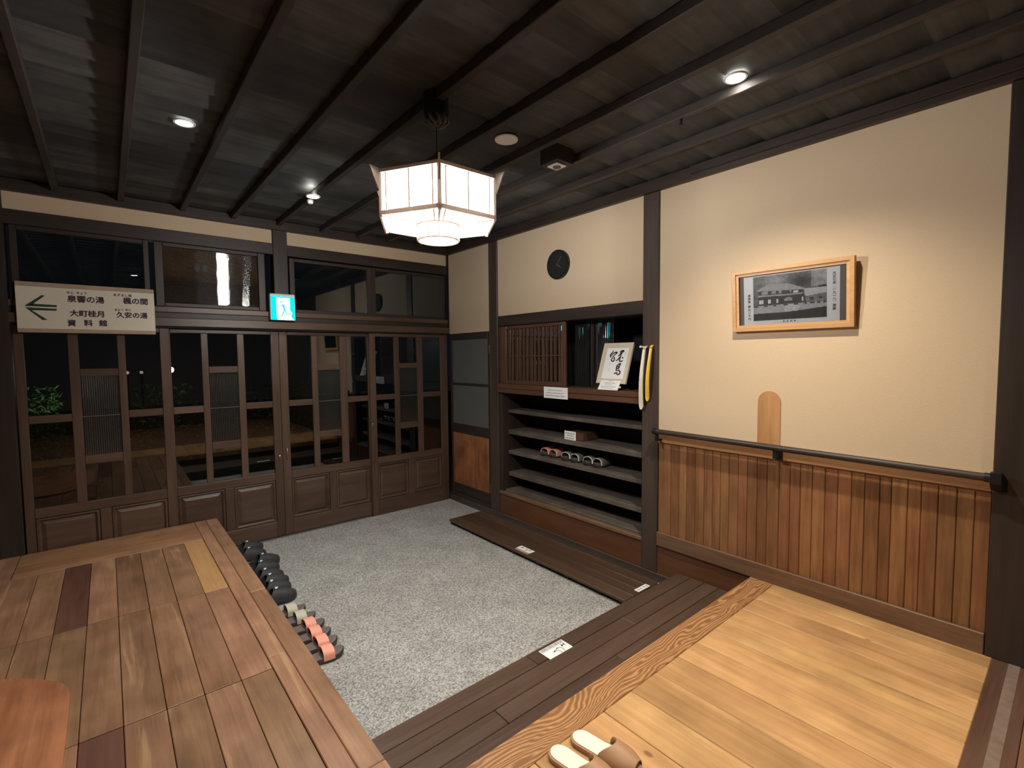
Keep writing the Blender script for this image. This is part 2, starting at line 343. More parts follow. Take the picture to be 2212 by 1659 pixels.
def lettering(txt, size, origin, right, up, mat, parent, bold=.0, name='lettering', vertical=False, gap=1.0, local=False, sx=1.0):
    """text as a flat mesh; origin = centre of the first glyph (or of the line) on the surface"""
    right = Vector(right).normalized(); up = Vector(up).normalized(); n = right.cross(up)
    mb = MB(); items = [(ch, i) for i, ch in enumerate(txt)] if vertical else [(txt, 0)]
    for ch, i in items:
        if not ch.strip(): continue
        cu = bpy.data.curves.new('t', 'FONT'); cu.body = ch; cu.size = size; cu.align_x = 'CENTER'; cu.align_y = 'CENTER'
        cu.resolution_u = 3
        ob = bpy.data.objects.new('t', cu); COL.objects.link(ob)
        bpy.context.view_layer.update()
        me = bpy.data.meshes.new_from_object(ob.evaluated_get(bpy.context.evaluated_depsgraph_get()))
        o = Vector(origin)-up*(i*size*gap)
        if ch in '（）' and vertical:      # brackets turn a quarter in vertical writing
            mb.add([o+right*v.co.y*sx-up*v.co.x+n*.0006 for v in me.vertices], [tuple(p.vertices) for p in me.polygons])
        else:
            for k, (bx_, by_) in enumerate([(0, 0)]+([(bold, 0), (-bold, 0), (0, bold), (0, -bold)] if bold else [])):     # strokes thickened by overlap
                mb.add([o+right*(v.co.x*sx+bx_)+up*(v.co.y+by_)+n*(.0006+.00003*k) for v in me.vertices], [tuple(p.vertices) for p in me.polygons])
        bpy.data.objects.remove(ob); bpy.data.curves.remove(cu); bpy.data.meshes.remove(me)
    if not mb.v: return None
    return mb.build(name, mat, parent, local)
def struct(name, label, cat, loc=(0, 0, 0)): return empty(name, loc, 0, label, cat, None, 'structure')
# ================================================================== SETTING
# ---- ground under everything, carpet
fl = struct('floor', 'grey screed floor of the sunken entrance, under the carpet', 'floor')
box('screed', 'stone', fl, -1.2, XR+.9, -2.6, YB+.06, -.12, -.012, 0)
cp = box('carpet', 'carpet', None, .627, XR-.013, 1.767, YB-.001, -.012, 0, 0)
tag(cp, 'speckled grey carpet covering the sunken entrance floor before the glazed doors', 'carpet')

# ---- raised hall floor on the right
hall = struct('floor', 'honey coloured raised plank floor beside the cedar wainscot', 'floor', (1.8, .7, .25))
for a, b in zip([.68, .86, 1.04, 1.22, 1.399, 1.572, 1.75, 1.917, 2.089, 2.233, 2.39, 2.55, 2.71, 2.84], [.86, 1.04, 1.22, 1.399, 1.572, 1.75, 1.917, 2.089, 2.233, 2.39, 2.55, 2.71, 2.84, 2.966]):
    box('floor_board', 'hall', hall, a+.0011, b-.0011, .222, 1.1395, .245, .27+random.uniform(-.001, .001), .0025)
box('front_beam', 'ring', hall, .68, 2.966, 1.141, 1.275, .20, .2705, .003)
box('riser', 'stepriser', hall, .68, 2.966, 1.20, 1.262, -.012, .2) if 'stepriser' in MT else box('riser', 'darkX', hall, .68, 2.966, 1.20, 1.262, -.012, .2)
box('threshold', 'thresh', hall, -1.0, XR-.004, .10, .2215, .2, .271, .002)
for a, b in ((.166, .176), (.128, .137)): pass
box('threshold_groove', 'groove', hall, -1.0, XR-.008, .134, .170, .262, .2722, .0008)
for i in range(10):
    box('corridor_board', 'corr', hall, -1.1+i*.41, -.69+i*.41-.002 if i < 9 else 2.96, -2.55, .0985, .24, .268, .001)
for a, b in zip([-1.0, -.3, .0, .34], [-.3, .0, .34, .679]):
    box('floor_board', 'hall', hall, a+.001, b-.001, .222, 1.0, .245, .27, .0015)
box('floor_joist', 'darkX', hall, -1.0, 2.95, .25, .30, .0, .245, 0); box('floor_joist', 'darkX', hall, -1.0, 2.95, .9, .95, .0, .245, 0)

# ---- left plank platform
pf = empty('wooden_platform', (0, 2.6, 0), 0, 'raised platform of worn reddish planks left of the carpet', 'platform')
xs = [-.76, -.635, -.51, -.384, -.258, -.134, -.011, .118, .241, .37, .49]
rows = [(4.16, 3.187), (3.183, 2.207), (2.203, 1.215), (1.211, 1.01)]
for r, (ya, yb) in enumerate(rows):
    for i in range(len(xs)-1):
        m = 'platform'
        if r == 0 and i == 9: m = 'platlight'
        if r == 0 and i == 4: m = 'platdark'
        if r == 2 and i == 5: m = 'platdark'
        if i < 2 and r < 1: continue
        if r == 0 and i == 2:
            pass
        j = [0, .0, 0, 0, 0, 0, 0][min(i, 6)]
        box('plank', m, pf, xs[i]+.0012, xs[i+1]-.0012, yb+.001, ya-.001, .272, .30+random.uniform(-.0012, .0012), .002)
for a, b in ((.4925, .5655), (.5675, .65)):
    for ya, yb in ((4.638, 3.02), (3.018, 1.45), (1.448, 1.01)) if a > .5 else ((4.638, 2.30), (2.298, 1.01)):
        box('edge_board', 'platform', pf, a, b, yb, ya, .255, .3005, .003)
box('back_beam', 'platX', pf, -.505, .4905, 4.163, 4.638, .25, .3005, .003)
box('side_beam', 'platform', pf, -.64, -.508, 3.19, 4.64, .25, .302, .003)
box('fascia', 'darkY', pf, .60, .625, 1.05, 4.63, -.011, .255, .002)
for y in (1.3, 2.2, 3.18, 4.2): box('bearer', 'darkX', pf, -.75, .59, y-.04, y+.04, .0, .254, 0)

# ---- dark step in front of the hall floor
st = empty('wooden_step', (1.8, 1.52, 0), 0, 'long dark brown plank step below the honey coloured hall floor', 'step')
ys = [1.765, 1.668, 1.570, 1.472, 1.374, 1.277]
for i in range(5):
    cut = [1.55, 2.2, 1.2, 1.9, 1.4][i]
    for xa, xb in ((.63, cut), (cut+.002, 2.957)):
        box('plank', 'step', st, xa, xb, ys[i+1]+.002, ys[i]-.002, .100, .125+random.uniform(-.0008, .0008), .003)
box('front_board', 'darkX', st, .63, 2.957, 1.742, 1.76, -.011, .099)
for x in (.8, 1.35, 1.9, 2.45, 2.9): box('bearer', 'ducksup', st, x-.03, x+.03, 1.28, 1.74, -.0, .0995, 0)

# ---- slatted duckboard
db = empty('duckboard', (2.68, 2.9, 0), 0, 'low dark duckboard lying on the carpet below the shoe shelves', 'duckboard')
for i in range(4):
    xa = 2.490+i*.095
    box('plank', 'duck', db, xa+.0012, xa+.0938, 1.86, 3.94, .028, .05+random.uniform(-.0006, .0006), .0025)
for y in (3.915, 3.60, 3.285, 2.985, 2.695, 2.39, 2.09, 1.89): box('support', 'ducksup', db, 2.507, 2.86, y-.022, y+.022, .0003, .0277, 0)

# ---- ceiling
ce = struct('ceiling', 'dark smoked board ceiling with slim battens', 'ceiling', (0.5, 1.5, ZC))
y = YB+.02; k = 0
while y > -2.5:
    y0 = y-.1572
    b = MB()
    b.add([(-2.6, y0-.012, ZC+.015), (XR+.01, y0-.012, ZC+.015), (XR+.01, y, ZC), (-2.6, y, ZC), (-2.6, y0-.012, ZC+.020), (XR+.01, y0-.012, ZC+.020), (XR+.01, y, ZC+.007), (-2.6, y, ZC+.007)],
          [(0, 1, 2, 3), (4, 5, 6, 7), (0, 1, 5, 4), (2, 3, 7, 6), (0, 3, 7, 4), (1, 2, 6, 5)])
    b.build('ceiling_board', 'ceil', ce); y = y0; k += 1
for x in [-2.3, -1.95, -1.6, -1.25, -.9, -.55, -.22, .132, .511, .862, 1.213, 1.583, 1.928, 2.234, 2.56]:
    box('batten', 'batten', ce, x-.018, x+.018, -2.5, YB-.035, ZC-.045, ZC+.001, .003)
MB().box(-2.62, XR+.03, -2.52, YB+.04, ZC+.02, ZC+.10).build('roof_slab', 'black', ce)

# ---- door wall (back)
wb = struct('wall_back', 'door wall with a narrow beige plaster band under the ceiling', 'wall', (1.2, YB, 2.6))
for a, b in ((-.485, 1.163), (1.287, 2.962)): box('plaster_band', 'plaster', wb, a, b, YB+.008, YB+.05, 2.63, ZT+.01, 0)
box('head_beam', 'darkX', wb, -.64, XR, YB-.006, YB+.09, 2.545, 2.642, .004)
box('centre_post', 'darkZ', wb, 1.165, 1.285, YB-.012, YB+.09, 1.966, ZT+.02, .004)
box('transom_rail', 'doorX', wb, -.64, XR, YB-.004, YB+.09, 2.0, 2.045, .004)
box('lintel', 'darkX', wb, -.64, XR, YB+.002, YB+.09, 1.957, 1.999, .002)
box('door_head', 'doorX', wb, -.64, XR, YB-.028, YB+.10, 1.889, 1.956, .004)
box('head_track', 'black', wb, -.64, XR, YB-.010, YB+.09, 1.876, 1.8885, 0)
box('cornice', 'darkX', wb, -2.6, XR, YB-.032, YB+.06, ZT+.002, ZC-.002, .003)
box('corner_bead', 'darkZ', wb, 2.963, 2.973, YB-.012, YB+.05, 2.64, ZT, 0)
box('end_post', 'darkZ', wb, -.66, -.485, YB-.03, YB+.10, .0, ZT+.03, .004)
box('door_track', 'chrome', wb, .66, 2.95, YB-.012, YB-.002, .0005, .004, 0)
box('door_sill', 'stone', wb, -.64, XR, YB+.002, YB+.11, -.1, -.004, 0)

# ---- transom windows
def transom(n, x0, x1, z0, z1, ribbed=None, fr=.035, label=''):
    o = struct('window_%d' % n, label, 'window', ((x0+x1)/2, YB+.03, (z0+z1)/2))
    box('stile', 'darkZ', o, x0-fr, x0, YB+.012, YB+.045, z0-.03, z1+.03, .003)
    box('stile', 'darkZ', o, x1, x1+fr, YB+.012, YB+.045, z0-.03, z1+.03, .003)
    box('rail', 'darkX', o, x0+.0005, x1-.0005, YB+.013, YB+.044, z0-.03, z0, .003)
    box('rail', 'darkX', o, x0+.0005, x1-.0005, YB+.013, YB+.044, z1, z1+.03, .003)
    if ribbed:
        b = MB(); N = ribbed*6; vs = []; fs = []
        for i in range(N+1):
            z = z0+(z1-z0)*i/N; yy = YB+.028+.00075*math.cos(2*math.pi*i/6)
            vs += [(x0, yy, z), (x1, yy, z)]
        fs = [(2*i, 2*i+1, 2*i+3, 2*i+2) for i in range(N)]
        b.add(vs, fs); b.build('ribbed_pane', 'reed2', o, smooth=True)
    else: box('pane', 'glass', o, x0, x1, YB+.027, YB+.030, z0, z1, 0)
transom(1, -.43, .250, 2.075, 2.515, None, .035, 'plain dark transom window above the direction sign')
transom(2, .372, 1.045, 2.078, 2.515, 46, .055, 'ribbed transom window that mirrors the lantern, left of the exit sign')
transom(3, 1.347, 2.035, 2.075, 2.505, None, .045, 'plain dark transom window right of the exit sign')
transom(4, 2.125, 2.90, 2.075, 2.505, None, .045, 'dark transom window nearest the corner of the shoe shelf wall')

# ---- four glazed doors
def leaf(n, x, y0, label, handles=()):
    xa, xp, m1a, m1b, m2a, m2b, xq, xb = x
    k = (y0/YB); X = lambda v: v*k
    Z = lambda z: 1.63+(z-1.63)*k
    d = .032
    o = struct('door_%d' % n, label, 'door', (X((xa+xb)/2), y0+d/2, 0))
    zt0, zt1 = 1.842, 1.875
    for a, b in ((xa, xp), (xq, xb)): box('stile', 'doorZ', o, X(a), X(b), y0, y0+d, .002, zt1, .003)
    box('rail', 'doorX', o, X(xp)+.0005, X(xq)-.0005, y0, y0+d, zt0, zt1, .003)
    box('rail', 'doorX', o, X(xp)+.0005, X(xq)-.0005, y0, y0+d, Z(.53), Z(.60), .003)
    box('rail', 'doorX', o, X(xp)+.0005, X(xq)-.0005, y0, y0+d, .002, Z(.155), .003)
    for a, b in ((m1a, m1b), (m2a, m2b)): box('mullion', 'doorZ', o, X(a), X(b), y0+.001, y0+d-.001, Z(.6), zt0-.0005, .003)
    cm = (xp+xq)/2
    box('muntin', 'doorZ', o, X(cm-.033), X(cm+.033), y0+.001, y0+d-.001, Z(.155)+.0005, Z(.53)-.0005, .003)
    for a, b in ((xp, m1a), (m2b, xq)):
        box('glazing_bar', 'doorX', o, X(a)+.0005, X(b)-.0005, y0+.002, y0+d-.002, Z(1.193), Z(1.248), .003)
        for z0, z1 in ((.6, 1.193), (1.248, 1.848)): box('pane', 'glass', o, X(a), X(b), y0+.014, y0+.017, Z(z0), min(Z(z1), zt0+.004), 0)
    for z0, z1 in ((.873, .935), (1.514, 1.568)): box('glazing_bar', 'doorX', o, X(m1b)+.0005, X(m2a)-.0005, y0+.002, y0+d-.002, Z(z0), Z(z1), .003)
    for z0, z1 in ((.6, .873), (1.568, 1.848)): box('pane', 'glass', o, X(m1b), X(m2a), y0+.014, y0+.017, Z(z0), min(Z(z1), zt0+.004), 0)
    # reeded middle pane
    N = max(6, int((m2a-m1b)/.0125))*6; vs = []
    for i in range(N+1):
        xx = X(m1b)+(X(m2a)-X(m1b))*i/N; yy = y0+.015+.0013*math.cos(2*math.pi*i/6)
        vs += [(xx, yy, Z(.935)), (xx, yy, Z(1.514))]
    MB().add(vs, [(2*i, 2*i+1, 2*i+3, 2*i+2) for i in range(N)]).build('reeded_pane', 'reed', o, smooth=True)
    box('pane_joint', 'joint', o, X(m1b), X(m2a), y0+.0105, y0+.0135, Z(1.218), Z(1.223), 0)
    # raised panels
    for a, b in ((xp, cm-.033), (cm+.033, xq)):
        xl, xr, zl, zh = X(a), X(b), Z(.155), Z(.53)
        i1, i2 = .028, .052
        P = lambda i, yy: [(xl+i, yy, zl+i), (xr-i, yy, zl+i), (xr-i, yy, zh-i), (xl+i, yy, zh-i)]
        vs = P(0, y0+.016)+P(.004, y0+.007)+P(.016, y0+.004)+P(i1, y0+.018)+P(i2, y0+.006)+P(.0, y0+.026)
        fs = []
        for r in range(4): fs += [(r*4+q, r*4+(q+1) % 4, r*4+4+(q+1) % 4, r*4+4+q) for q in range(4)]
        fs += [(16, 17, 18, 19), (20, 21, 22, 23)]+[(q, (q+1) % 4, 20+(q+1) % 4, 20+q) for q in range(4)]
        MB().add(vs, fs).build('raised_panel', 'doorX', o)
    for hx, hz, ln in handles:
        h = MB().tube([(X(hx), y0-.002, hz+ln/2), (X(hx), y0-.014, hz+ln/2-.008), (X(hx), y0-.014, hz-ln/2+.008), (X(hx), y0-.002, hz-ln/2)], .005, 8)
        h.build('handle', 'brass', o, smooth=True)
leaf(1, (-.478, -.428, -.206, -.150, .066, .113, .325, .387), YB, 'dark glazed sliding door behind the plank platform, under the direction sign')
leaf(2, (.330, .392, .597, .645, .857, .909, 1.121, 1.187), YB+.037, 'glazed sliding door left of the middle seam, below the ribbed transom', [(1.158, .735, .05)])
leaf(3, (1.189, 1.257, 1.468, 1.522, 1.733, 1.803, 2.014, 2.078), YB+.037, 'glazed sliding door right of the middle seam, standing on the carpet', [(1.222, .76, .10)])
leaf(4, (2.035, 2.098, 2.305, 2.362, 2.575, 2.639, 2.866, 2.955), YB, 'glazed sliding door in the corner beside the small wood panelled door', [(2.045, .95, .05)])

# ---- right wall
wr = struct('wall_right', 'beige plaster wall with cedar wainscot and the shoe shelf recess', 'wall', (XR, 2.3, 1.4))
for a, b, z in ((3.888, 4.64, 1.885), (2.068, 3.755, 2.02)): box('plaster_panel', 'plaster', wr, XR+.008, XR+.06, a, b, z, ZT+.01, 0)
box('plaster_panel', 'plaster', wr, XR+.008, XR+.06, .245, 1.94, 1.0, ZT+.01, 0)
box('lower_board', 'kick', wr, XR+.002, XR+.05, .25, 1.937, -.01, .275, .002)
we = [1.934, 1.837, 1.772, 1.716, 1.654, 1.591, 1.533, 1.481, 1.426, 1.367, 1.312, 1.254, 1.196, 1.129, 1.07, 1.016, .956, .894, .834, .772, .714, .651, .603, .539, .488, .426, .361, .301, .247]
for i in range(len(we)-1):
    box('wainscot_board', 'wains', wr, XR+.003+random.uniform(0, .0015), XR+.03, we[i+1]+.0007, we[i]-.0007, .362, 1.02, .0035)
box('cap_rail', 'railY', wr, XR-.010, XR+.03, .247, 1.934, 1.012, 1.078, .004)
box('sill_beam', 'postY', wr, XR-.012, XR+.05, 1.2, YB-.002, -.011, .062, .004)
box('cornice', 'darkY', wr, XR-.03, XR+.05, -2.5, YB-.035, ZT+.002, ZC-.002, .003)
box('cornice_beam', 'darkY', wr, XR-.052, XR-.03, -2.5, 1.69, ZT+.030, ZC-.003, .003)
MB().box(XR+.66, XR+.72, -2.6, YB+.1, -.1, ZC).build('backing', 'black', wr)
box('far_panel', 'darkwall', wr, XR+.0, XR+.05, -2.6, .05, .27, ZT, 0)
bb = struct('baseboard_right', 'flat light brown baseboard under the cedar wainscot', 'baseboard', (XR, 1.1, .3))
box('baseboard', 'baseb', bb, XR-.017, XR+.0025, .25, 1.934, .2702, .368, .003)
for n, (a, b, lab) in enumerate([(3.752, 3.888, 'dark post between the small panelled door and the shoe shelves'), (1.936, 2.067, 'dark post between the shoe shelves and the cedar wainscot'), (.052, .247, 'broad dark post at the end of the wainscot and handrail')]):
    t = box('trim_%d' % (n+1), 'postZ' if n < 2 else 'darkZ', None, XR-.006-.012*(n == 2), XR+.10, a, b, .0625 if n < 2 else .271, ZT+.001 if n < 2 else ZT, .004)  # end post gets darker timber to stand in for the light's falloff
    tag(t, lab, 'post', None, 'structure')

# ---- small panelled door in the right wall corner
d5 = struct('door_5', 'narrow door with two frosted panes and a reddish wood panel', 'door', (XR, 4.27, .06))
yl, yr = 4.640, 3.8895
box('stile', 'darkZ', d5, XR+.012, XR+.045, yl-.028, yl, .0625, 1.88, .003); box('stile', 'darkZ', d5, XR+.012, XR+.045, yr, 3.938, .0625, 1.88, .003)
for z0, z1 in ((1.815, 1.88), (1.318, 1.342), (.785, .885), (.098, .205)): box('rail', 'darkY', d5, XR+.012, XR+.045, 3.9385, yl-.0285, z0, z1, .003)
for z0, z1 in ((.885, 1.318), (1.342, 1.815)): box('frosted_pane', 'frost', d5, XR+.024, XR+.03, 3.938, yl-.028, z0, z1, 0)
box('wood_panel', 'redpanel', d5, XR+.02, XR+.035, 3.938, yl-.028, .205, .785, .001)
for z in (1.70, .27): box('hinge', 'brass', d5, XR-.002, XR+.014, 3.889, 3.899, z-.045, z+.045, .001)
box('threshold', 'darkY', d5, XR-.006, XR+.045, yr, yl, .0625, .097, .003)

# ---- walls behind the camera (only ever seen as reflections)
wl = struct('wall_left', 'plain beige wall at the far left of the corridor', 'wall', (-2.6, 1, 1.3))
box('plaster_panel', 'plaster', wl, -2.66, -2.6, -2.6, YB+.1, -.1, ZC, 0)
wf = struct('wall_front', 'dim brown wall behind the viewer', 'wall', (0, -2.6, 1.3))
box('panelling', 'darkwall', wf, -2.66, XR+.7, -2.66, -2.6, -.1, ZC, 0)
wx = struct('wall_back', 'dark wall left of the glazed doors', 'wall', (-1.6, YB, 1.3))
box('panelling', 'darkwall', wx, -2.6, -.66, YB, YB+.06, -.1, ZC, 0)
box('corridor_floor', 'corr', hall, -2.6, -1.11, -2.55, YB, .2, .268, 0)
# ================================================================== BUILT-IN SHOE CABINET
cab = empty('shoe_cabinet', (XR+.2, 2.9, .06), 0, 'built-in dark wooden shoe cabinet with open shelves between two posts', 'cabinet')
CL, CR = 3.752, 2.068
box('header', 'darkY', cab, XR-.004, XR+.06, CR, CL, 1.925, 2.022, .004)
box('counter', 'cabY', cab, XR-.022, XR+.24, CR, CL, 1.318, 1.362, .004)
box('apron', 'cabY', cab, XR-.016, XR+.03, CR, CL, 1.272, 1.317, .004)
box('side_panel', 'darkZ', cab, XR+.01, XR+.40, 3.706, CL-.0005, .286, 1.271, .002)
box('side_panel', 'darkZ', cab, XR+.01, XR+.40, CR+.0005, CR+.012, .286, 1.271, .002)
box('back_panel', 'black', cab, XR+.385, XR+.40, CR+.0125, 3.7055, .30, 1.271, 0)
for zt, zb in ((1.100, 1.066), (.896, .853), (.688, .652), (.472, .430)):
    box('shelf', 'shelf', cab, XR+.085, XR+.384, CR+.0125, 3.7055, zb, zt, .004)
box('bottom_shelf', 'shelf', cab, XR+.042, XR+.384, CR+.0125, 3.7055, .262, .302, .004)
box('lip', 'baseb', cab, XR-.006, XR+.041, CR, CL, .258, .286, .004)
box('kick_board', 'kick', cab, XR+.006, XR+.03, CR, CL, .0625, .257, .002)
# sliding lattice door of the upper part
LD = MB()
ld = box('lattice_door', 'cabZ', cab, XR+.024, XR+.050, 2.862, 2.905, 1.3625, 1.924, .003)
box('stile', 'cabZ', ld, XR+.024, XR+.050, 3.655, CL-.001, 1.3625, 1.924, .003)
box('rail', 'cabY', ld, XR+.024, XR+.050, 2.9055, 3.6545, 1.3625, 1.398, .003)
box('rail', 'cabY', ld, XR+.024, XR+.050, 2.9055, 3.6545, 1.892, 1.924, .003)
for i in range(14):
    yy = 2.935+i*.0528
    box('bar', 'cabZ', ld, XR+.030, XR+.044, yy-.0065, yy+.0065, 1.3985, 1.8915, 0)
box('crossbar', 'cabY', ld, XR+.0255, XR+.0295, 2.9055, 3.6545, 1.628, 1.636, 0)
MB().add([(XR+.055, 2.87, 1.364), (XR+.055, 3.74, 1.364), (XR+.055, 3.74, 1.922), (XR+.055, 2.87, 1.922)], [(0, 1, 2, 3)]).build('pane', 'glass', cab)
# two dark panes behind, each angled to mirror the exit sign; added bars split its reflection
def skew_pane(yc, half, xg):
    inn = Vector((xg, yc, .21)).normalized(); out = (Vector((1.218, YB-.062, 2.08))-Vector((xg, yc, 1.84))).normalized(); n = (out-inn).normalized()
    c = Vector((xg, yc, 1.84))
    def on(y, z): return Vector((c.x-(n.y*(y-c.y)+n.z*(z-c.z))/n.x, y, z))
    MB().add([on(yc-half, 1.364), on(yc+half, 1.364), on(yc+half, 1.922), on(yc-half, 1.922)], [(0, 1, 2, 3)]).build('dark_pane', 'darkglass', cab)
    for k in range(9): box('reflection_bar', 'black', cab, xg-.032, xg-.024, yc-half+.012+k*(2*half-.024)/8-.0035, yc-half+.012+k*(2*half-.024)/8+.0035, 1.364, 1.922, 0)
skew_pane(2.775, .082, XR+.17); skew_pane(2.565, .10, XR+.18)
box('inner_stile', 'darkZ', cab, XR+.150, XR+.17, 2.672, 2.686, 1.3625, 1.924, .001)
box('recess_side', 'black', cab, XR+.05, XR+.60, CR+.0005, CR+.012, 1.363, 1.924, 0); box('recess_side', 'black', cab, XR+.06, XR+.60, 3.742, CL-.001, 1.363, 1.924, 0)  # recess lining coloured black to stand in for the shade of the deep opening
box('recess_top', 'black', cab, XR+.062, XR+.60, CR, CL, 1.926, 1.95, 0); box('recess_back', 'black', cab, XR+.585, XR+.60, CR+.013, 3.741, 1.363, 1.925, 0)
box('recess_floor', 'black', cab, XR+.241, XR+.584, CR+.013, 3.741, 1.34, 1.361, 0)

# ---- illegible printed lines (too small to read in the photograph)
def print_lines(parent, origin, right, up, lines, mat='ink3', name='print_line'):
    """each line: (start along right, height, [dash lengths], gap)"""
    R, U = Vector(right).normalized(), Vector(up).normalized(); n = R.cross(U); b = MB()
    for x, h, t, ds, gap in lines:
        for d in ds:
            o = Vector(origin)+R*x+U*h+n*.0007
            b.add([o, o+R*d, o+R*d+U*t, o+U*t], [(0, 1, 2, 3)]); x += d+gap
    return b.build(name, mat, parent)
RN, UP = (0, -1, 0), (0, 0, 1)          # reading direction and up on the right wall
# notice hung over the counter edge
no = empty('notice_card', (XR-.03, 2.93, 1.26), 0, 'white printed notice hung on the counter edge above the shoe shelves', 'notice')
box('card', 'paper', no, XR-.0285, XR-.0235, 2.787, 3.072, 1.262, 1.360, .0005)
def dashes(tot, seed):
    r = random.Random(seed); o = []; s = 0
    while s < tot: d = r.uniform(.008, .03); o.append(min(d, tot-s)); s += d+.003
    return o
print_lines(no, (XR-.0285, 3.072, 1.262), RN, UP, [(.05, .068, .007, dashes(.17, 1), .003), (.03, .043, .008, dashes(.21, 2), .003), (.02, .018, .010, dashes(.235, 3), .003)])
# little card with its dark wooden block on the second shelf
bk = empty('wooden_block', (XR+.16, 2.70, .896), 0, 'dark wooden block lying on the second shoe shelf behind a white card', 'block')
box('body', 'cabX', bk, XR+.104, XR+.30, 2.655, 2.845, .8963, .966, .003)
cd = empty('label_card', (XR+.095, 2.78, .9), 0, 'small white printed card propped before a dark block on the second shelf', 'card')
box('card', 'paper', cd, XR+.090, XR+.0935, 2.652, 2.80+.0, .8963, .972, .0005) if False else box('card', 'paper', cd, XR+.092, XR+.0955, 2.815-.01, 2.948-.01, .897, .973, .0005)
print_lines(cd, (XR+.092, 2.938, .897), RN, UP, [(.012, .052, .010, [.05, .028, .02], .004), (.03, .032, .010, [.03, .04], .004), (.012, .010, .009, [.1], .004)])
bk.location.y += .08

# ---- calligraphy panel leaning on its stand
fr = empty('calligraphy_panel', (XR+.02, 2.36, 1.362), 0, 'framed black brush calligraphy on white paper leaning on the counter', 'calligraphy')
lean = math.radians(19); FX = 2.990
U2 = Vector((math.sin(lean), 0, math.cos(lean))); R2 = Vector((0, -1, 0)); N2 = R2.cross(U2)
O2 = Vector((FX, 2.520, 1.412)); FW, FH = .284, .333
def on2(u, v, d=0): return O2+R2*(u*FW)+U2*(v*FH)+N2*d
def slab2(u0, u1, v0, v1, d0, d1):
    return MB().add([on2(u, v, d) for d in (d0, d1) for u, v in ((u0, v0), (u1, v0), (u1, v1), (u0, v1))], [(0, 1, 2, 3), (4, 5, 6, 7), (0, 1, 5, 4), (1, 2, 6, 5), (2, 3, 7, 6), (3, 0, 4, 7)])
slab2(0, 1, 0, 1, -.016, 0).build('mount', 'linen', fr)
slab2(.155, .885, .115, .868, 0, .0009).build('paper', 'paper', fr)
def q2(x, y):                                        # brush-stroke control points -> panel
    xl = 435-.206*(y-270)-150; xl = 325-.2248*(y-95); xr = 1275-.2111*(y-75)
    u = (x-xl)/(xr-xl); yt = 95-20*u; yb = 1385+40*u
    return u, 1-(y-yt)/(yb-yt)
STROKES = [([(835, 395), (880, 365), (940, 350), (955, 370), (905, 402)], 34), ([(895, 395), (872, 445), (858, 475)], 52), ([(775, 515), (840, 482), (908, 440)], 28),
 ([(880, 495), (830, 560), (780, 622), (698, 684)], 27), ([(868, 540), (832, 610), (818, 680), (850, 697), (905, 685), (922, 658)], 26), ([(902, 562), (918, 582), (925, 602)], 30),
 ([(772, 792), (850, 775), (838, 825)], 30), ([(765, 795), (735, 860), (720, 940), (702, 1012)], 30), ([(805, 800), (802, 870), (788, 950)], 26), ([(745, 872), (845, 855)], 22),
 ([(735, 937), (832, 900)], 22), ([(715, 1002), (795, 985), (825, 1020), (827, 1080), (790, 1122), (740, 1118), (712, 1090)], 28), ([(632, 1102), (690, 1072), (762, 1060)], 24),
 ([(632, 338), (600, 400), (560, 440), (527, 490), (530, 540), (522, 572)], 27), ([(525, 545), (590, 470), (650, 420), (720, 397), (747, 415), (700, 452), (640, 502), (598, 545)], 27),
 ([(602, 545), (566, 600), (560, 660), (592, 688), (635, 678), (655, 620), (650, 562), (620, 542)], 26), ([(618, 588), (600, 622)], 22)]
sk = MB()
for pts, wd in STROKES:
    P = []
    for i in range(len(pts)-1):
        for s in range(4):
            f = s/4; a = pts[max(i-1, 0)]; b1 = pts[i]; c1 = pts[i+1]; d1 = pts[min(i+2, len(pts)-1)]
            P.append([.5*((2*b1[k])+(-a[k]+c1[k])*f+(2*a[k]-5*b1[k]+4*c1[k]-d1[k])*f*f+(-a[k]+3*b1[k]-3*c1[k]+d1[k])*f**3) for k in (0, 1)])
    P.append(pts[-1]); n = len(P)
    sk.ribbon([on2(*q2(*p), .0011) for p in P], [wd*FW/950*1.42*(.55+.5*math.sin(math.pi*min(1, (i+.8)/n)) if i not in (0, n-1) else .45) for i in range(n)], N2, .0003)
sk.build('brush_strokes', 'ink', fr)
for x, y, s in ((505, 775, 22), (500, 812, 26), (478, 925, 16), (465, 965, 24), (1025, 385, 14), (1018, 420, 14), (1012, 455, 16)):
    u, v = q2(x, y); MB().add([on2(u-s/1900, v-s/2600, .0013), on2(u+s/1900, v-s/2600, .0013), on2(u+s/1900, v+s/2600, .0013), on2(u-s/1900, v+s/2600, .0013)], [(0, 1, 2, 3)]).build('signature_mark', 'ink3', fr)
slab2(.10, .90, -.16, -.005, -.10, -.082).build('stand_leg', 'metalblk', fr) if False else None
for u in (.2, .82):
    p0 = on2(u, .0, .006); MB().tube([(p0.x-.012, p0.y, 1.3665), (p0.x-.004, p0.y, 1.392), (p0.x+.004, p0.y, 1.409), (p0.x+.07, p0.y, 1.3665)], .0042, 8).build('stand_foot', 'metalblk', fr, smooth=True)
kb = MB(); p0 = on2(.87, 0, .012); kb.lathe((p0.x-.004, p0.y, 1.385), [(.001, -.009), (.008, -.006), (.010, 0), (.008, .006), (.001, .009)], 12); kb.build('stand_knob', 'ivory', fr, smooth=True)
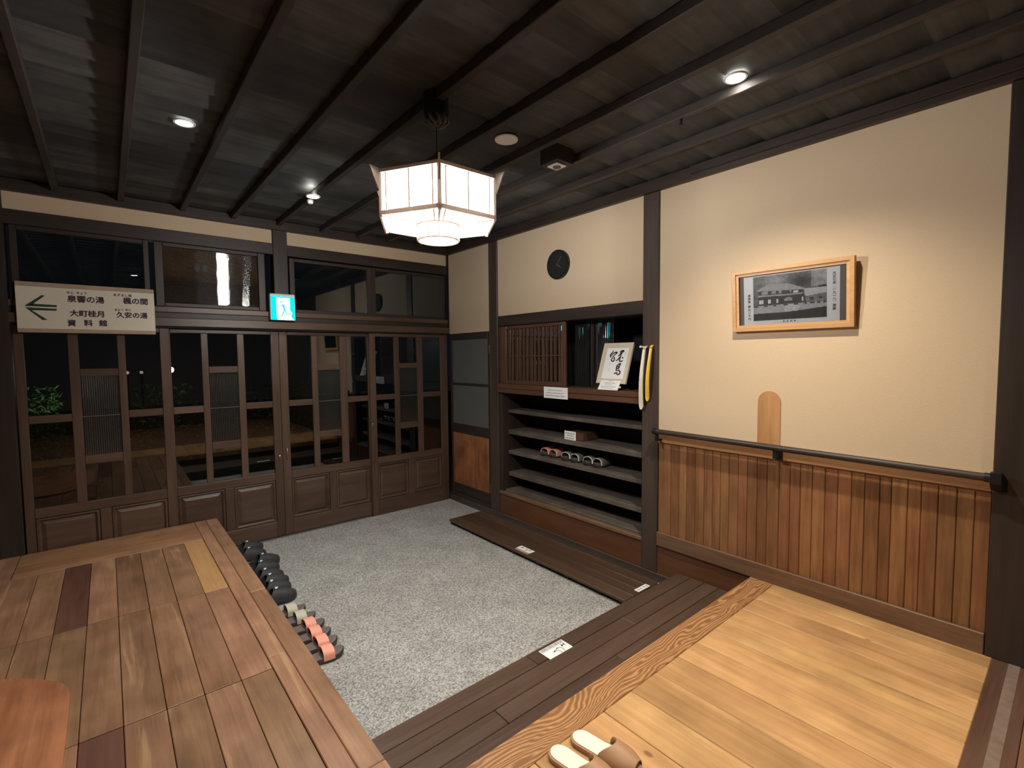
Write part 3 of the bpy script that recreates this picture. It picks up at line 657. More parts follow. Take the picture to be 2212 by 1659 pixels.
# explanatory card leaning in front of it
ec = empty('explanation_card', (FX-.04, 2.37, 1.362), 0, 'white printed card leaning against the foot of the calligraphy panel', 'card')
l3 = math.radians(33); U3 = Vector((math.sin(l3), 0, math.cos(l3))); N3 = R2.cross(U3); O3 = Vector((2.9525, 2.471, 1.3632))
MB().add([O3+R2*u+U3*v+N3*d for d in (-.0008, .0008) for u, v in ((0, 0), (.192, 0), (.192, .098), (0, .098))], [(0, 1, 2, 3), (4, 5, 6, 7), (0, 1, 5, 4), (1, 2, 6, 5), (2, 3, 7, 6), (3, 0, 4, 7)]).build('card', 'paper', ec)
print_lines(ec, O3+N3*.0009, R2, U3, [(.075, .076, .005, [.04], .003), (.045, .056, .007, [.05, .014, .022], .006), (.05, .042, .004, [.075], .003), (.02, .024, .006, dashes(.145, 6), .003), (.03, .012, .004, dashes(.11, 7), .003)])

# ---- shoehorns on the post
def horn(name, mat, y0, z0, y1, z1, wd, label, xoff):
    o = empty(name, (XR-.03, y0, z0), 0, label, 'shoehorn', 'shoehorns hanging on the post')
    vs = []; N = 18; M = 6
    for i in range(N+1):
        t = i/N; z = z0+(z1-z0)*t; y = y0+(y1-y0)*(t**1.7); wv = wd*(.62+.45*t) if t < .93 else wd*(1.04*math.sqrt(max(0.02, 1-((t-.93)/.075)**2)))
        x = XR-xoff-.028*math.sin(math.pi*min(1, t*1.05))-.012*(1-t)
        for k in range(M+1):
            a = (k/M-.5); vs.append((x+.5*wd*(a*a*4)*.45*(.3+.7*t)*-1+.006, y+a*wv, z))
    n = len(vs); th = Vector((.003, 0, 0)); fs = []
    for i in range(N):
        for k in range(M):
            q = i*(M+1)+k; fs += [(q, q+1, q+M+2, q+M+1), (n+q, n+q+M+1, n+q+M+2, n+q+1)]
    ring = [k for k in range(M+1)]+[i*(M+1)+M for i in range(1, N+1)]+[N*(M+1)+k for k in range(M-1, -1, -1)]+[i*(M+1) for i in range(N-1, 0, -1)]
    fs += [(ring[i], ring[(i+1) % len(ring)], n+ring[(i+1) % len(ring)], n+ring[i]) for i in range(len(ring))]
    MB().add(vs+[Vector(v)+th for v in vs], fs).build('blade', mat, o, smooth=True, ang=40)
    MB().tube([(XR-xoff-.012, y0, z0-.001), (XR-xoff*.5-.004, y0+.001, z0+.009), (XR-.0065, y0+.002, z0+.011)], [.009, .008, .006], 8).build('neck', mat, o, smooth=True)
    return o
hw = horn('shoehorn', 'ivory', 2.022, 1.678, 2.052, 1.238, .036, 'long ivory shoehorn hanging on the dark post, nearer the shelves', .040)
MB().lathe((XR-.077, 2.0405, 1.455), [(.0005, -.004), (.004, -.002), (.004, .002), (.0005, .004)], 8).build('rivet', 'ink3', hw)
hy = horn('shoehorn', 'yellow', 1.975, 1.685, 2.010, 1.300, .032, 'yellow shoehorn hanging on the dark post behind the ivory one', .028)
pg = MB().tube([(XR-.0065, 2.046, 1.686), (XR-.055, 2.046, 1.688)], [.006, .006], 8).tube([(XR-.056, 2.046, 1.688), (XR-.066, 2.046, 1.688)], [.010, .007], 8)
tag(pg.build('wall_peg', 'white', None, smooth=True), 'small white peg on the dark post above the ivory shoehorn', 'peg')

# ---- round clock
ck = empty('wall_clock', (XR, 2.909, 2.40), 0, 'round black wall clock on the plaster above the lattice', 'clock')
def disc_x(name, mat, c, r, x0, x1, par, n=40):
    return MB().prism([(x1, c[0]+r*math.cos(2*math.pi*k/n), c[1]+r*math.sin(2*math.pi*k/n)) for k in range(n)], (x0-x1, 0, 0)).build(name, mat, par)
disc_x('case', 'metalblk', (2.909, 2.40), .122, XR-.022, XR+.0075, ck)
dial = disc_x('dial', 'black', (2.909, 2.40), .113, XR-.0235, XR-.0222, ck)
for a, l, wdt in ((2.2, .055, .005), (.7, .08, .0035)):
    d = Vector((0, -math.sin(a), math.cos(a))); s = Vector((0, d.z, -d.y))*wdt/2; c = Vector((XR-.0245, 2.909, 2.40))
    MB().prism([c-s-d*.01, c+s-d*.01, c+s+d*l, c-s+d*l], (.0008, 0, 0)).build('hand', 'ink4', dial)

# ---- framed old photograph on the wall
pc = empty('framed_photograph', (XR, 1.085, 1.944), 0, 'oak framed black and white photograph of an old tile roofed building', 'picture')
py0, py1, pz0, pz1 = 1.401, .776, 1.766, 2.126      # edges on the wall
FD = .034
def frame_bar(a, b, c2, d2, x0, x1): return MB().prism([(x1, *a), (x1, *b), (x1, *c2), (x1, *d2)], (x0-x1, 0, 0))
w1, w2 = .020, .036
def rect(i): return [(py0-i, pz0+i), (py1+i, pz0+i), (py1+i, pz1-i), (py0-i, pz1-i)]
xf = XR+.0075
for q in range(4):
    A, B, C2 = rect(0), rect(w1), rect(w2)
    frame_bar(A[q], A[(q+1) % 4], B[(q+1) % 4], B[q], xf-FD, xf).build('frame_side', 'frame', pc)
    frame_bar(B[q], B[(q+1) % 4], C2[(q+1) % 4], C2[q], xf-FD+.008, xf).build('inner_moulding', 'frame', pc)
MB().box(xf-.016, xf-.001, py1+w2, py0-w2, pz0+w2, pz1-w2).build('mount', 'mount', pc)
iy0, iy1, iz0, iz1 = 1.338, .843, 1.802, 2.084
MB().box(xf-.0172, xf-.0161, iy1, iy0, iz0, iz1).build('print_sheet', 'paper', pc)
gy0, gy1, gz0, gz1 = 1.283, .903, 1.824, 2.079
def gray(u, v):                                      # the printed picture itself: u across, v down
    nz = mnoise.noise((u*18, v*12, 1))*.5+mnoise.noise((u*45, v*35, 4))*.5
    g = .42+.20*nz-.12*v
    def inside(poly):
        c = False; j = len(poly)-1
        for i in range(len(poly)):
            if (poly[i][1] > v) != (poly[j][1] > v) and u < (poly[j][0]-poly[i][0])*(v-poly[i][1])/(poly[j][1]-poly[i][1])+poly[i][0]: c = not c
            j = i
        return c
    if v < .35: g += .22*math.exp(-((u-.33)/.14)**2-((v-.12)/.14)**2)
    d = math.exp(-((u-.68)/.15)**2-((v-.2)/.13)**2); g -= .34*d
    if u > .8 and v < .34: g += .22
    if inside([(.90, .33), (1, .31), (1, .36), (.9, .37)]): g = .06
    if inside([(.05, .32), (.21, .19), (.50, .215), (.745, .365), (.70, .375), (.05, .335)]): g = .62+.10*nz
    if inside([(.06, .335), (.70, .375), (.70, .45), (.08, .43)]):
        g = .16+.1*nz
        if any(a < u < b2 for a, b2 in ((.12, .22), (.27, .33), (.37, .41), (.52, .545))) and .355 < v < .42: g = .60
        if .57 < u < .64 and .385 < v < .44: g = .85
    if inside([(.07, .425), (.66, .45), (.69, .435), (.68, .475), (.07, .465)]): g = .62+.08*nz
    if inside([(.07, .466), (.71, .476), (.74, .66), (.07, .66)]):
        g = .13+.16*nz
        for a, b2 in ((.08, .15), (.215, .255), (.335, .365), (.685, .705)):
            if a < u < b2 and .53 < v < .63: g = .86
        if (u-.50)**2/.0035+(v-.575)**2/.0035 < 1 and v < .60: g = .55+.2*nz
    if inside([(.71, .37), (1, .36), (1, .48), (.73, .53)]): g = .74+.10*nz
    if inside([(.74, .53), (1, .48), (1, .72), (.75, .70)]):
        g = .42+.2*nz
        if any(a < u < b2 for a, b2 in ((.79, .84), (.9, .945))) and .565 < v < .61: g = .07
    if v > .66 and v < .84:
        g = .66+.14*nz+(.1 if .45 < u < .65 else 0)
        if v < .70 and mnoise.noise((u*14, 3, 9)) > .05: g = .18
    lim = .84+.02*math.sin(u*4)-.05*u
    if v > lim: g = .10+.12*nz+.10*(v > .97)
    return max(.02, min(.95, g))
NX, NZ = 150, 100; vs = []; fs = []; gv = []
for j in range(NZ+1):
    for i in range(NX+1):
        u, v = i/NX, j/NZ; vs.append(Vector((xf-.0177, gy0+(gy1-gy0)*u, gz1+(gz0-gz1)*v))); gv.append(gray(u, v)**2.0)
for j in range(NZ):
    for i in range(NX): q = j*(NX+1)+i; fs.append((q, q+1, q+NX+2, q+NX+1))
mp, tp, bp_ = nt('printed photograph'); vc = nd(tp, 'ShaderNodeVertexColor', layer_name='print'); lk(tp, vc.outputs[0], bp_.inputs['Base Color']); bp_.inputs['Roughness'].default_value = .5
po = MB().add(vs, fs).build('print', mp, pc)
ca = po.data.color_attributes.new('print', 'FLOAT_COLOR', 'POINT')
for i, g in enumerate(gv): ca.data[i].color = (g, g, g*1.01, 1)
lettering('大正七年（一九一八）建築', .0165, (xf-.0173, .868, 2.050), RN, UP, 'ink4', pc, .0006, vertical=True, gap=1.02)
lettering('建築費', .0150, (xf-.0173, 1.307, 1.974), RN, UP, 'ink4', pc, .0006, vertical=True, gap=1.22)
lettering('概ね二千円', .0150, (xf-.0173, 1.307, 1.910), RN, UP, 'ink4', pc, .0006, vertical=True, gap=1.22)
lettering('蔦　温　泉　場', .0095, (xf-.0173, 1.088, 1.813), RN, UP, 'ink4', pc, .0003)
MB().box(xf-.0225, xf-.0210, py1+w2-.002, py0-w2+.002, pz0+w2-.002, pz1-w2+.002).build('glazing', glass('picture glass', .0, 0, (.97, .97, .97)), pc)

pc.rotation_euler = (0, math.radians(-4.3), 0); pc.location.x -= .0145       # hangs with its top tilted forward
# ---- round-topped board on the wall, handrail
ab = MB(); R0 = .063; ya, za = 1.194, 1.348
ab.prism([(XR+.0005, ya+R0, 1.0785), (XR+.0005, ya-R0, 1.0785)]+[(XR+.0005, ya-R0*math.cos(t*math.pi/16), za+R0*math.sin(t*math.pi/16)) for t in range(17)], (.007, 0, 0))
tag(ab.build('rounded_board', 'arch', None), 'bare round-topped wooden board on the plaster just above the handrail', 'board')
hr = empty('handrail', (XR-.07, 1.1, 1.09), 0, 'dark round handrail running along the top of the cedar wainscot', 'handrail')
zl, zr2 = 1.100, 1.085
MB().tube([(XR-.068, 1.93, zl), (XR-.068, .262, zr2)], .0175, 14).build('rail', 'darkY', hr, smooth=True, ang=50)
MB().tube([(XR-.068, 1.9335, zl), (XR-.068, 1.905, zl)], .0205, 14).build('end_cap', 'chrome' if 0 else 'metalblk', hr, smooth=True, ang=50)
b = MB().box(XR-.052, XR-.0105, 1.115, 1.139, 1.030, 1.042, .002).box(XR-.074, XR-.052, 1.115, 1.139, 1.030, 1.078, .002).box(XR-.0145, XR-.0102, 1.106, 1.148, 1.014, 1.066, .001); b.build('bracket', 'metalblk', hr)
b = MB().box(XR-.052, XR-.0105, 1.895, 1.915, 1.030, 1.042, .002).box(XR-.074, XR-.052, 1.895, 1.915, 1.030, 1.084, .002); b.build('bracket', 'metalblk', hr)
b = MB().prism([(XR-.09, .272, 1.108), (XR-.09, .250, 1.108), (XR-.026, .205, 1.075), (XR-.026, .205, 1.025), (XR-.026, .225, 1.025), (XR-.09, .272, 1.062)], (.001, 0, 0))
b = MB().tube([(XR-.068, .268, zr2), (XR-.068, .246, zr2)], .0205, 14).prism([(XR-.088, .25, 1.110), (XR-.048, .25, 1.110), (XR-.0195, .235, 1.075), (XR-.0195, .235, 1.020), (XR-.046, .25, 1.030), (XR-.088, .25, 1.064)], (0, -.035, 0))
b.build('end_bracket', 'metalblk', hr)

# ================================================================== SIGNS ON THE DOOR WALL
sg = empty('direction_sign', (-.07, YB-.05, 1.99), 0, 'long cream direction sign with a green arrow and black Japanese writing', 'sign')
SX0, SX1, SZ0, SZ1, SYF = -.446, .300, 1.822, 2.163, YB-.05
box('board', 'signface', sg, SX0, SX1, SYF, SYF+.018, SZ0+.026, SZ1-.030, .001)
box('edge_strip', 'signedge', sg, SX0, SX1, SYF-.003, SYF+.0185, SZ1-.0298, SZ1, .002); box('edge_strip', 'signedge', sg, SX0, SX1, SYF-.003, SYF+.0185, SZ0, SZ0+.0258, .002)
box('hanger', 'metalblk', sg, -.40, -.37, SYF+.019, YB-.0285, 1.90, 1.93, 0); box('hanger', 'metalblk', sg, .20, .23, SYF+.019, YB-.0285, 1.90, 1.93, 0)
SXD, SUP = (1, 0, 0), (0, 0, 1)
def sgn(px, py):            # sign-photo coordinates -> sign face
    u = (px-75-(py-55)*.06)/2020; zt = 55+110*u; zb = 785+20*u
    return Vector((SX0+(SX1-SX0)*u, SYF-.0004, SZ1-(SZ1-SZ0)*(py-zt)/(zb-zt)))
for txt, px, py, size, bold in (('泉響の湯', 1050, 318, .050, .0019), ('楓の間', 1808, 338, .050, .0019), ('大町桂月', 1075, 520, .048, .0019), ('久安の湯', 1752, 538, .046, .0019),
                             ('せん', 822, 218, .020, .0006), ('きょう', 985, 224, .020, .0006), ('あずまし処', 1600, 250, .022, .0006), ('きゅう', 1545, 458, .018, .0006), ('あん', 1690, 458, .018, .0006)):
    lettering(txt, size, sgn(px, py), SXD, SUP, 'ink2', sg, bold)
for ch, px in (('資', 845), ('料', 1085), ('館', 1305)): lettering(ch, .048, sgn(px, 655), SXD, SUP, 'ink2', sg, .0019)
ar = MB()
for poly in ([(210, 405), (430, 255), (475, 262), (330, 372), (320, 395)], [(210, 408), (325, 378), (635, 395), (638, 425), (210, 412)], [(215, 428), (640, 447), (632, 475), (300, 470)], [(215, 432), (300, 470), (512, 605), (445, 610)]):
    ar.add([sgn(*p)-Vector((0, .0006, 0)) for p in poly], [tuple(range(len(poly)))])
ar.build('arrow', 'green', sg)

ex = empty('exit_sign', (1.218, YB-.06, 2.08), 0, 'glowing teal and white emergency exit sign with a running figure', 'sign')
EX0, EX1, EZ0, EZ1, EY = 1.114, 1.322, 1.967, 2.198, YB-.062
box('casing', 'exit_c', ex, EX0, EX1, EY, YB-.0125, EZ0, EZ1, .006)
def efl(pts, mat, name, d):
    MB().add([(EX0+(EX1-EX0)*u, EY-d, EZ1-(EZ1-EZ0)*v) for u, v in pts], [tuple(range(len(pts)))]).build(name, mat, ex)
efl([(.03, .10), (.97, .10), (.97, .985), (.03, .985)], 'exit_t', 'teal_face', .0006)
efl([(.24, .15), (.78, .15), (.78, .62), (.86, .68), (.86, .78), (.79, .80), (.93, .985), (.30, .985), (.24, .90)], 'exit_w', 'doorway', .0010)
fg = MB()
def epoly(pts): fg.add([(EX0+(EX1-EX0)*u, EY-.0014, EZ1-(EZ1-EZ0)*v) for u, v in pts], [tuple(range(len(pts)))])
def erib(pts, wd): fg.ribbon([(EX0+(EX1-EX0)*u, EY-.0014, EZ1-(EZ1-EZ0)*v) for u, v in pts], [wd]*len(pts), (0, -1, 0), 0)
epoly([(.43+.038*math.cos(k*math.pi/6), .30+.034*math.sin(k*math.pi/6)) for k in range(12)])
epoly([(.44, .40), (.58, .40), (.56, .46), (.60, .60), (.58, .63), (.53, .63), (.50, .52)])
erib([(.47, .42), (.36, .51), (.26, .51)], .006)
erib([(.56, .60), (.50, .72), (.42, .86)], .010); erib([(.585, .60), (.62, .74), (.66, .76), (.80, .77)], .009); erib([(.43, .92), (.50, .97)], .005)
fg.build('running_figure', 'exit_f', ex)

# ---- stickers on the steps
def sticker(name, label, x0, x1, y0, y1, z, par=None):
    o = empty(name, ((x0+x1)/2, (y0+y1)/2, z), 0, label, 'sticker'); box('sheet', 'paper', o, x0, x1, y0, y1, z+.0012, z+.0020, 0); return o
s1 = sticker('slipper_sticker', 'white sticker with black lines and slipper drawing on the dark step', 1.620, 1.783, 1.655, 1.741, .125)
b = MB(); zz = .1275
def fx(u, v): return (1.620+.163*u, 1.741-.086*v, zz)
for v, t in ((.06, .05), (.17, .05), (.29, .02)):
    u = .03
    for d in ([.3, .22, .25, .12] if t > .03 else [.9]):
        b.add([fx(u, v), fx(u+d, v), fx(u+d, v+t), fx(u, v+t)], [(0, 1, 2, 3)]); u += d+.015
b.build('print_line', 'ink', s1)
b = MB()
for pts, wd in (([(.80, .36), (.76, .52), (.80, .56)], .006), ([(.90, .34), (.87, .50), (.92, .52)], .006), ([(.76, .50), (.88, .46)], .004)): b.ribbon([fx(*p) for p in pts], [wd]*len(pts), (0, 0, 1), .0002)
b.build('print_mark', 'ink', s1)
b = MB()
for pts, wd in (([(.35, .62), (.48, .66), (.53, .80), (.52, .98)], .009), ([(.52, .50), (.66, .54), (.70, .70), (.66, .97)], .009), ([(.30, .70), (.40, .60), (.60, .45)], .005)): b.ribbon([fx(*p) for p in pts], [wd]*len(pts), (0, 0, 1), .0002)
b.build('slipper_drawing', 'ink3', s1)
s2 = sticker('arrow_sticker', 'white sticker with small black marks on the edge of the duckboard', 2.527, 2.585, 2.812, 2.975, .05)
b = MB(); zz = .0525
for pts, wd in (([(2.556, 2.95), (2.566, 2.925)], .012), ([(2.560, 2.895), (2.575, 2.880)], .006), ([(2.540, 2.885), (2.562, 2.872)], .006), ([(2.552, 2.85), (2.578, 2.85)], .006)): b.ribbon([(*p, zz) for p in pts], [wd]*len(pts), (0, 0, 1), .0002)
b.build('print_mark', 'ink', s2)
MB().box(2.501, 2.5265, 2.81, 2.97, .0508, .0515).build('torn_edge', 'signedge', s2)
s3 = sticker('caution_sticker', 'narrow white sticker with four grey marks where duckboard meets step', 2.650, 2.783, 1.8645, 1.903, .05)
b = MB()
for x in (2.676, 2.703, 2.735, 2.762): b.box(x-.008, x+.008, 1.876, 1.892, .0521, .0525)
b.build('print_mark', 'ink3', s3)

# ================================================================== LANTERN AND CEILING FIXTURES
LX, LY, LR, LZ0, LZ1 = 1.224, 1.988, .283, 2.250, 2.430
A0 = math.atan2(-LY, -LX)+math.radians(1.5)
def hexp(k, r, z): a = A0+k*math.pi/3; return Vector((LX+r*math.cos(a), LY+r*math.sin(a), z))
la = empty('hanging_lantern', (LX, LY, LZ0), 0, 'hexagonal white paper lantern hanging over the carpet', 'lamp')
SHADES, BOTTOMS = [], []
for k in range(6):
    a, b2 = hexp(k, LR, LZ0), hexp(k+1, LR, LZ0)
    SHADES.append(MB().add([a, b2, b2+Vector((0, 0, LZ1-LZ0)), a+Vector((0, 0, LZ1-LZ0))], [(0, 1, 2, 3)]).build('shade_panel', 'paper_l', la))
    c0, c1 = hexp(k, .093, LZ0-.002), hexp(k+1, .093, LZ0-.002)
    BOTTOMS.append(MB().add([a, b2, c1, c0], [(0, 1, 2, 3)]).build('bottom_panel', 'paper_l', la))
def bar(pts, wd, dp, nrm):
    """flat strip along a line, wd wide, dp thick away from the paper"""
    p, q = Vector(pts[0]), Vector(pts[1]); n = Vector(nrm).normalized(); s = n.cross((q-p).normalized())*wd/2
    return MB().prism([p-s+n*.003, q-s+n*.003, q+s+n*.003, p+s+n*.003], n*dp)
for k in range(6):
    c = hexp(k, 1, 0)-Vector((LX, LY, 0)); c.normalize()
    p = hexp(k, LR+.002, 0)
    MB().tube([(p.x, p.y, LZ0-.012), (p.x, p.y, LZ1+.008)], .0085, 8).build('post', 'lampframe', la)
    # flared bracket at the top of each post
    s = Vector((-c.y, c.x, 0))*.004; t = Vector((p.x, p.y, 0))+c*.008
    MB().prism([t-s+Vector((0, 0, LZ1+.012)), t-s+c*.042+Vector((0, 0, LZ1+.018)), t-s+c*.004+Vector((0, 0, LZ1-.075))], s*2).build('bracket', 'lampframe', la)
    a, b2 = hexp(k, LR, 0), hexp(k+1, LR, 0); m = ((a+b2)/2-Vector((LX, LY, 0))).normalized()
    for z, wd in ((LZ0+.003, .016), (LZ1, .014)): bar((a+Vector((0, 0, z)), b2+Vector((0, 0, z))), wd, .008, m).build('rail', 'lampframe', la)
    for f in (.10, .5, .90):
        q = a.lerp(b2, f); bar((q+Vector((0, 0, LZ0+.012)), q+Vector((0, 0, LZ1-.008))), .0050, .003, m).build('strip', 'lampframe', SHADES[k])
        q2_ = Vector((q.x, q.y, LZ0)); inner = hexp(k, .097, LZ0).lerp(hexp(k+1, .097, LZ0), min(.8, max(.2, f)))
        if f != .5: bar((q2_, inner), .0045, .003, (0, 0, -1)).build('strip', 'lampframe', BOTTOMS[k])
    bar((hexp(k, LR-.01, LZ0), hexp(k, .098, LZ0)), .008, .005, (0, 0, -1)).build('rib', 'lampframe', la)
NC = 36
cy = MB(); vs = [(LX+.093*math.cos(2*math.pi*i/NC), LY+.093*math.sin(2*math.pi*i/NC), z) for z in (LZ0-.004, LZ0-.074) for i in range(NC)]
cy.add(vs, [(i, (i+1) % NC, NC+(i+1) % NC, NC+i) for i in range(NC)]+[tuple(range(NC, 2*NC))]); drum = cy.build('drum_shade', 'paper_l', la)
def ring(z, r, name):
    MB().tube([(LX+r*math.cos(2*math.pi*i/NC), LY+r*math.sin(2*math.pi*i/NC), z) for i in range(NC+1)], .0048, 6, False).build(name, 'lampframe', la, smooth=True)
ring(LZ0-.006, .098, 'drum_ring'); ring(LZ0-.074, .095, 'drum_ring')
for i in range(12):
    a = A0+i*math.pi/6
    bar(((LX+.093*math.cos(a), LY+.093*math.sin(a), LZ0-.010), (LX+.093*math.cos(a), LY+.093*math.sin(a), LZ0-.070)), .0045, .003, (math.cos(a), math.sin(a), 0)).build('strip', 'lampframe', drum)
ll = bpy.data.lights.new('lantern_glow', 'POINT'); ll.energy = 68; ll.color = (1, .985, .96); ll.shadow_soft_size = .07
lo = bpy.data.objects.new('lantern_glow', ll); COL.objects.link(lo); lo.parent = la; lo.location = (0, 0, .075)
MB().prism([hexp(k, LR-.004, LZ1-.012) for k in range(6)], (0, 0, .006)).build('light_baffle', 'black', la)  # added opaque board, keeps the bulb's upward light off the ceiling
bx = MB()
for k in (0, 1, 2): bx.tube([hexp(k, LR-.004, LZ1), hexp(k+3, LR-.004, LZ1)], .004, 6)
bx.build('top_spreader', 'metalblk', la)
MB().tube([(LX, LY, LZ1), (LX, LY, 2.70)], .0022, 6).build('cord', 'metalblk', la)
MB().tube([(LX+.03, LY-.03, LZ1+.002), (LX+.012, LY-.010, LZ1+.07)], [.003, .004], 6).build('hook', 'chrome', la)
MB().lathe((LX, LY, 2.745), [(.02, .0), (.055, .004), (.058, .015), (.058, .095)], 24).build('canopy', 'metalblk', la, smooth=True, ang=40)
co = MB()
for i in range(9):
    a = i*2*math.pi/9; r = .030
    co.tube([(LX+.05*math.cos(a), LY+.05*math.sin(a), 2.744), (LX+.054*math.cos(a+.2), LY+.054*math.sin(a+.2), 2.72), (LX+.03*math.cos(a+.5), LY+.03*math.sin(a+.5), 2.702), (LX+.005*math.cos(a), LY+.005*math.sin(a), 2.70)], .0065, 6)
co.build('cord_coil', plain('grey cord', (.16, .16, .15), .4), la, smooth=True)

def downlight(loc, mat, energy, col, label, spot=True, size=1.9, blend=.9, z=ZC-.001):
    x, y = loc
    o = empty('downlight', (x, y, z), 0, label, 'light', 'ceiling downlights')
    n = 24
    vs = [(x+r*math.cos(2*math.pi*i/n), y+r*math.sin(2*math.pi*i/n), z-d) for r, d in ((.050, 0), (.048, .006), (.040, .006), (.034, -.0035)) for i in range(n)]
    MB().add(vs, [(k*n+i, k*n+(i+1) % n, (k+1)*n+(i+1) % n, (k+1)*n+i) for k in range(3) for i in range(n)]).build('trim_ring', 'white', o, smooth=True, ang=30)
    MB().prism([(x+.038*math.cos(2*math.pi*i/n), y+.038*math.sin(2*math.pi*i/n), z-.0008) for i in range(n)], (0, 0, -.0012)).build('lens', mat, o)
    if spot:
        l = bpy.data.lights.new('downlight_beam', 'SPOT'); l.energy = energy; l.color = col; l.spot_size = size; l.spot_blend = blend; l.shadow_soft_size = .035
        lo = bpy.data.objects.new('downlight_beam', l); COL.objects.link(lo); lo.parent = o; lo.location = (0, 0, -.012)
    return o
downlight((.359, 3.015), 'bulbdim', 34, NEUTRAL, 'recessed ceiling downlight above the plank platform', size=2.0)
downlight((1.192, 3.63), 'bulb', 40, NEUTRAL, 'brightest ceiling downlight, mounted on a batten near the glazed doors', size=2.4, z=ZC-.0455)
downlight((2.162, 1.036), 'bulb', 88, WARM, 'recessed downlight in the ceiling before the framed photograph', size=2.3)
downlight((.36, .55), 'bulb', 44, WARM, 'added unseen downlight in the ceiling over the viewer', size=2.3)  # this and the next two are added lamps out of view, lighting the hall
downlight((.36, -1.2), 'bulb', 50, WARM, 'added unseen downlight in the ceiling behind the viewer', size=2.3)
downlight((2.1, -1.2), 'bulb', 40, WARM, 'added unseen downlight in the ceiling over the corridor', size=2.3)
sp = empty('ceiling_sensor', (1.205, 3.735, ZC-.045), 0, 'tiny white sensor beside the brightest downlight', 'sensor')
MB().lathe((1.205, 3.735, ZC-.0455), [(.022, 0), (.022, -.012), (.016, -.026), (.004, -.030)], 16).build('dome', 'white', sp, smooth=True, ang=40)
so = empty('ceiling_speaker', (1.80, 2.129, ZC), 0, 'round white ceiling speaker between lantern and smoke detector', 'speaker')
MB().lathe((1.762, 2.129, ZC-.002), [(.066, .0), (.064, -.006), (.056, -.008), (.002, -.009)], 32).build('grille_cover', 'white', so, smooth=True, ang=40)
sm = empty('smoke_detector', (2.089, 2.058, 2.75), 0, 'square white plate with a round sensor on a dark ceiling block', 'detector')
box('block', 'darkX', sm, 2.02, 2.16, 1.99, 2.13, 2.752, ZC+.004, .003); box('plate', 'white', sm, 2.048, 2.130, 2.018, 2.100, 2.744, 2.7515, .002)
MB().lathe((2.089, 2.059, 2.7435), [(.024, 0), (.022, -.006), (.012, -.007), (.010, -.001), (.001, -.001)], 20).build('sensor', 'ink4', sm, smooth=True, ang=40)
kn = empty('sprinkler_head', (2.234, 1.339, ZC-.05), 0, 'small dark stub under a ceiling batten', 'sprinkler')
MB().lathe((2.234, 1.339, ZC-.0455), [(.006, 0), (.006, -.022), (.009, -.024), (.009, -.030), (.002, -.031)], 12).build('stub', 'metalblk', kn, smooth=True, ang=40)
# ================================================================== FOOTWEAR
def outline(L, W, n=28, toe=.0, waist=.84):
    """foot-shaped outline along +x, heel at 0"""
    def hw(t):
        e = math.sqrt(max(0, 1-((t-.16)/.16)**2)) if t < .16 else (math.sqrt(max(0, 1-((t-.72)/.28)**2)) if t > .72 else 1)
        base = .84+(1-.84)*max(0, min(1, (t-.2)/.5)); base -= .10*math.exp(-((t-.42)/.14)**2)
        return W/2*base*e
    ts = [.5-.5*math.cos(math.pi*i/n) for i in range(n+1)]
    up = [(L*t, hw(t)) for t in ts]; lo = [(L*t, -hw(t)) for t in ts[-2:0:-1]]
    return up+lo, hw
def sole_mesh(L, W, z0, z1, inset=.0):
    o, hw = outline(L, W); b = MB(); n = len(o)
    r = []
    for z, s in ((z0, .96), (z0+(z1-z0)*.35, 1.0), (z1-.004, 1.0), (z1, .965)):
        r += [(L/2+(x-L/2)*s, y*s, z+(.012*((x/L-.86)/.14)**2 if x/L > .86 else 0)*(1 if z > z0 else .8)) for x, y in o]
    b.add(r, [(k*n+i, k*n+(i+1) % n, (k+1)*n+(i+1) % n, (k+1)*n+i) for k in range(3) for i in range(n)]+[tuple(range(n))[::-1], tuple(range(3*n, 4*n))])
    return b, hw
def strap_mesh(L, hw, t0, t1, z0, h, th, slope=0.0, N=6, M=14, over=.004):
    vs = []; fs = []
    for s in (0, 1):
        for i in range(N+1):
            t = t0+(t1-t0)*i/N; w = hw(t)+over-s*th; hh = h*(1-slope*i/N)-s*th
            for k in range(M+1):
                a = math.pi*k/M; vs.append((L*t, -w*math.cos(a)*(1+.06*math.sin(2*a)**2), z0+hh*math.sin(a)**.8 if 0 < k < M else z0-.010))
    n = (N+1)*(M+1)
    for i in range(N):
        for k in range(M):
            q = i*(M+1)+k; fs += [(q, q+1, q+M+2, q+M+1), (n+q, n+q+M+1, n+q+M+2, n+q+1)]
    for k in range(M): fs += [(k, n+k, n+k+1, k+1), (N*(M+1)+k, N*(M+1)+k+1, n+N*(M+1)+k+1, n+N*(M+1)+k)]
    return MB().add(vs, fs)
def slide(name, label, group, loc, rz, strap, edge=None, L=.262, W=.098, t0=.54, t1=.765, h=.047, solem='sole'):
    o = empty(name, loc, rz, label, 'sandal', group)
    b, hw = sole_mesh(L, W, 0, .026); so = b.build('sole', 'soleedge', o, True, True, 35)
    ob, _ = outline(L*.965, W*.93); MB().prism([(x+L*.0175, y, .0262+(.012*((x/L-.83)/.14)**2 if x/L > .83 else 0)) for x, y in ob], (0, 0, .003)).build('footbed', solem, o, True)
    sp_ = strap_mesh(L, hw, t0, t1, .026, h, .004, .12).build('strap', strap, o, True, True, 40)
    if edge: strap_mesh(L, hw, t1-.012, t1+.022, .026, h*.885, .004, .0, 1, 14, .0052).build('strap_edge', edge, sp_, True, True, 40)
    return o
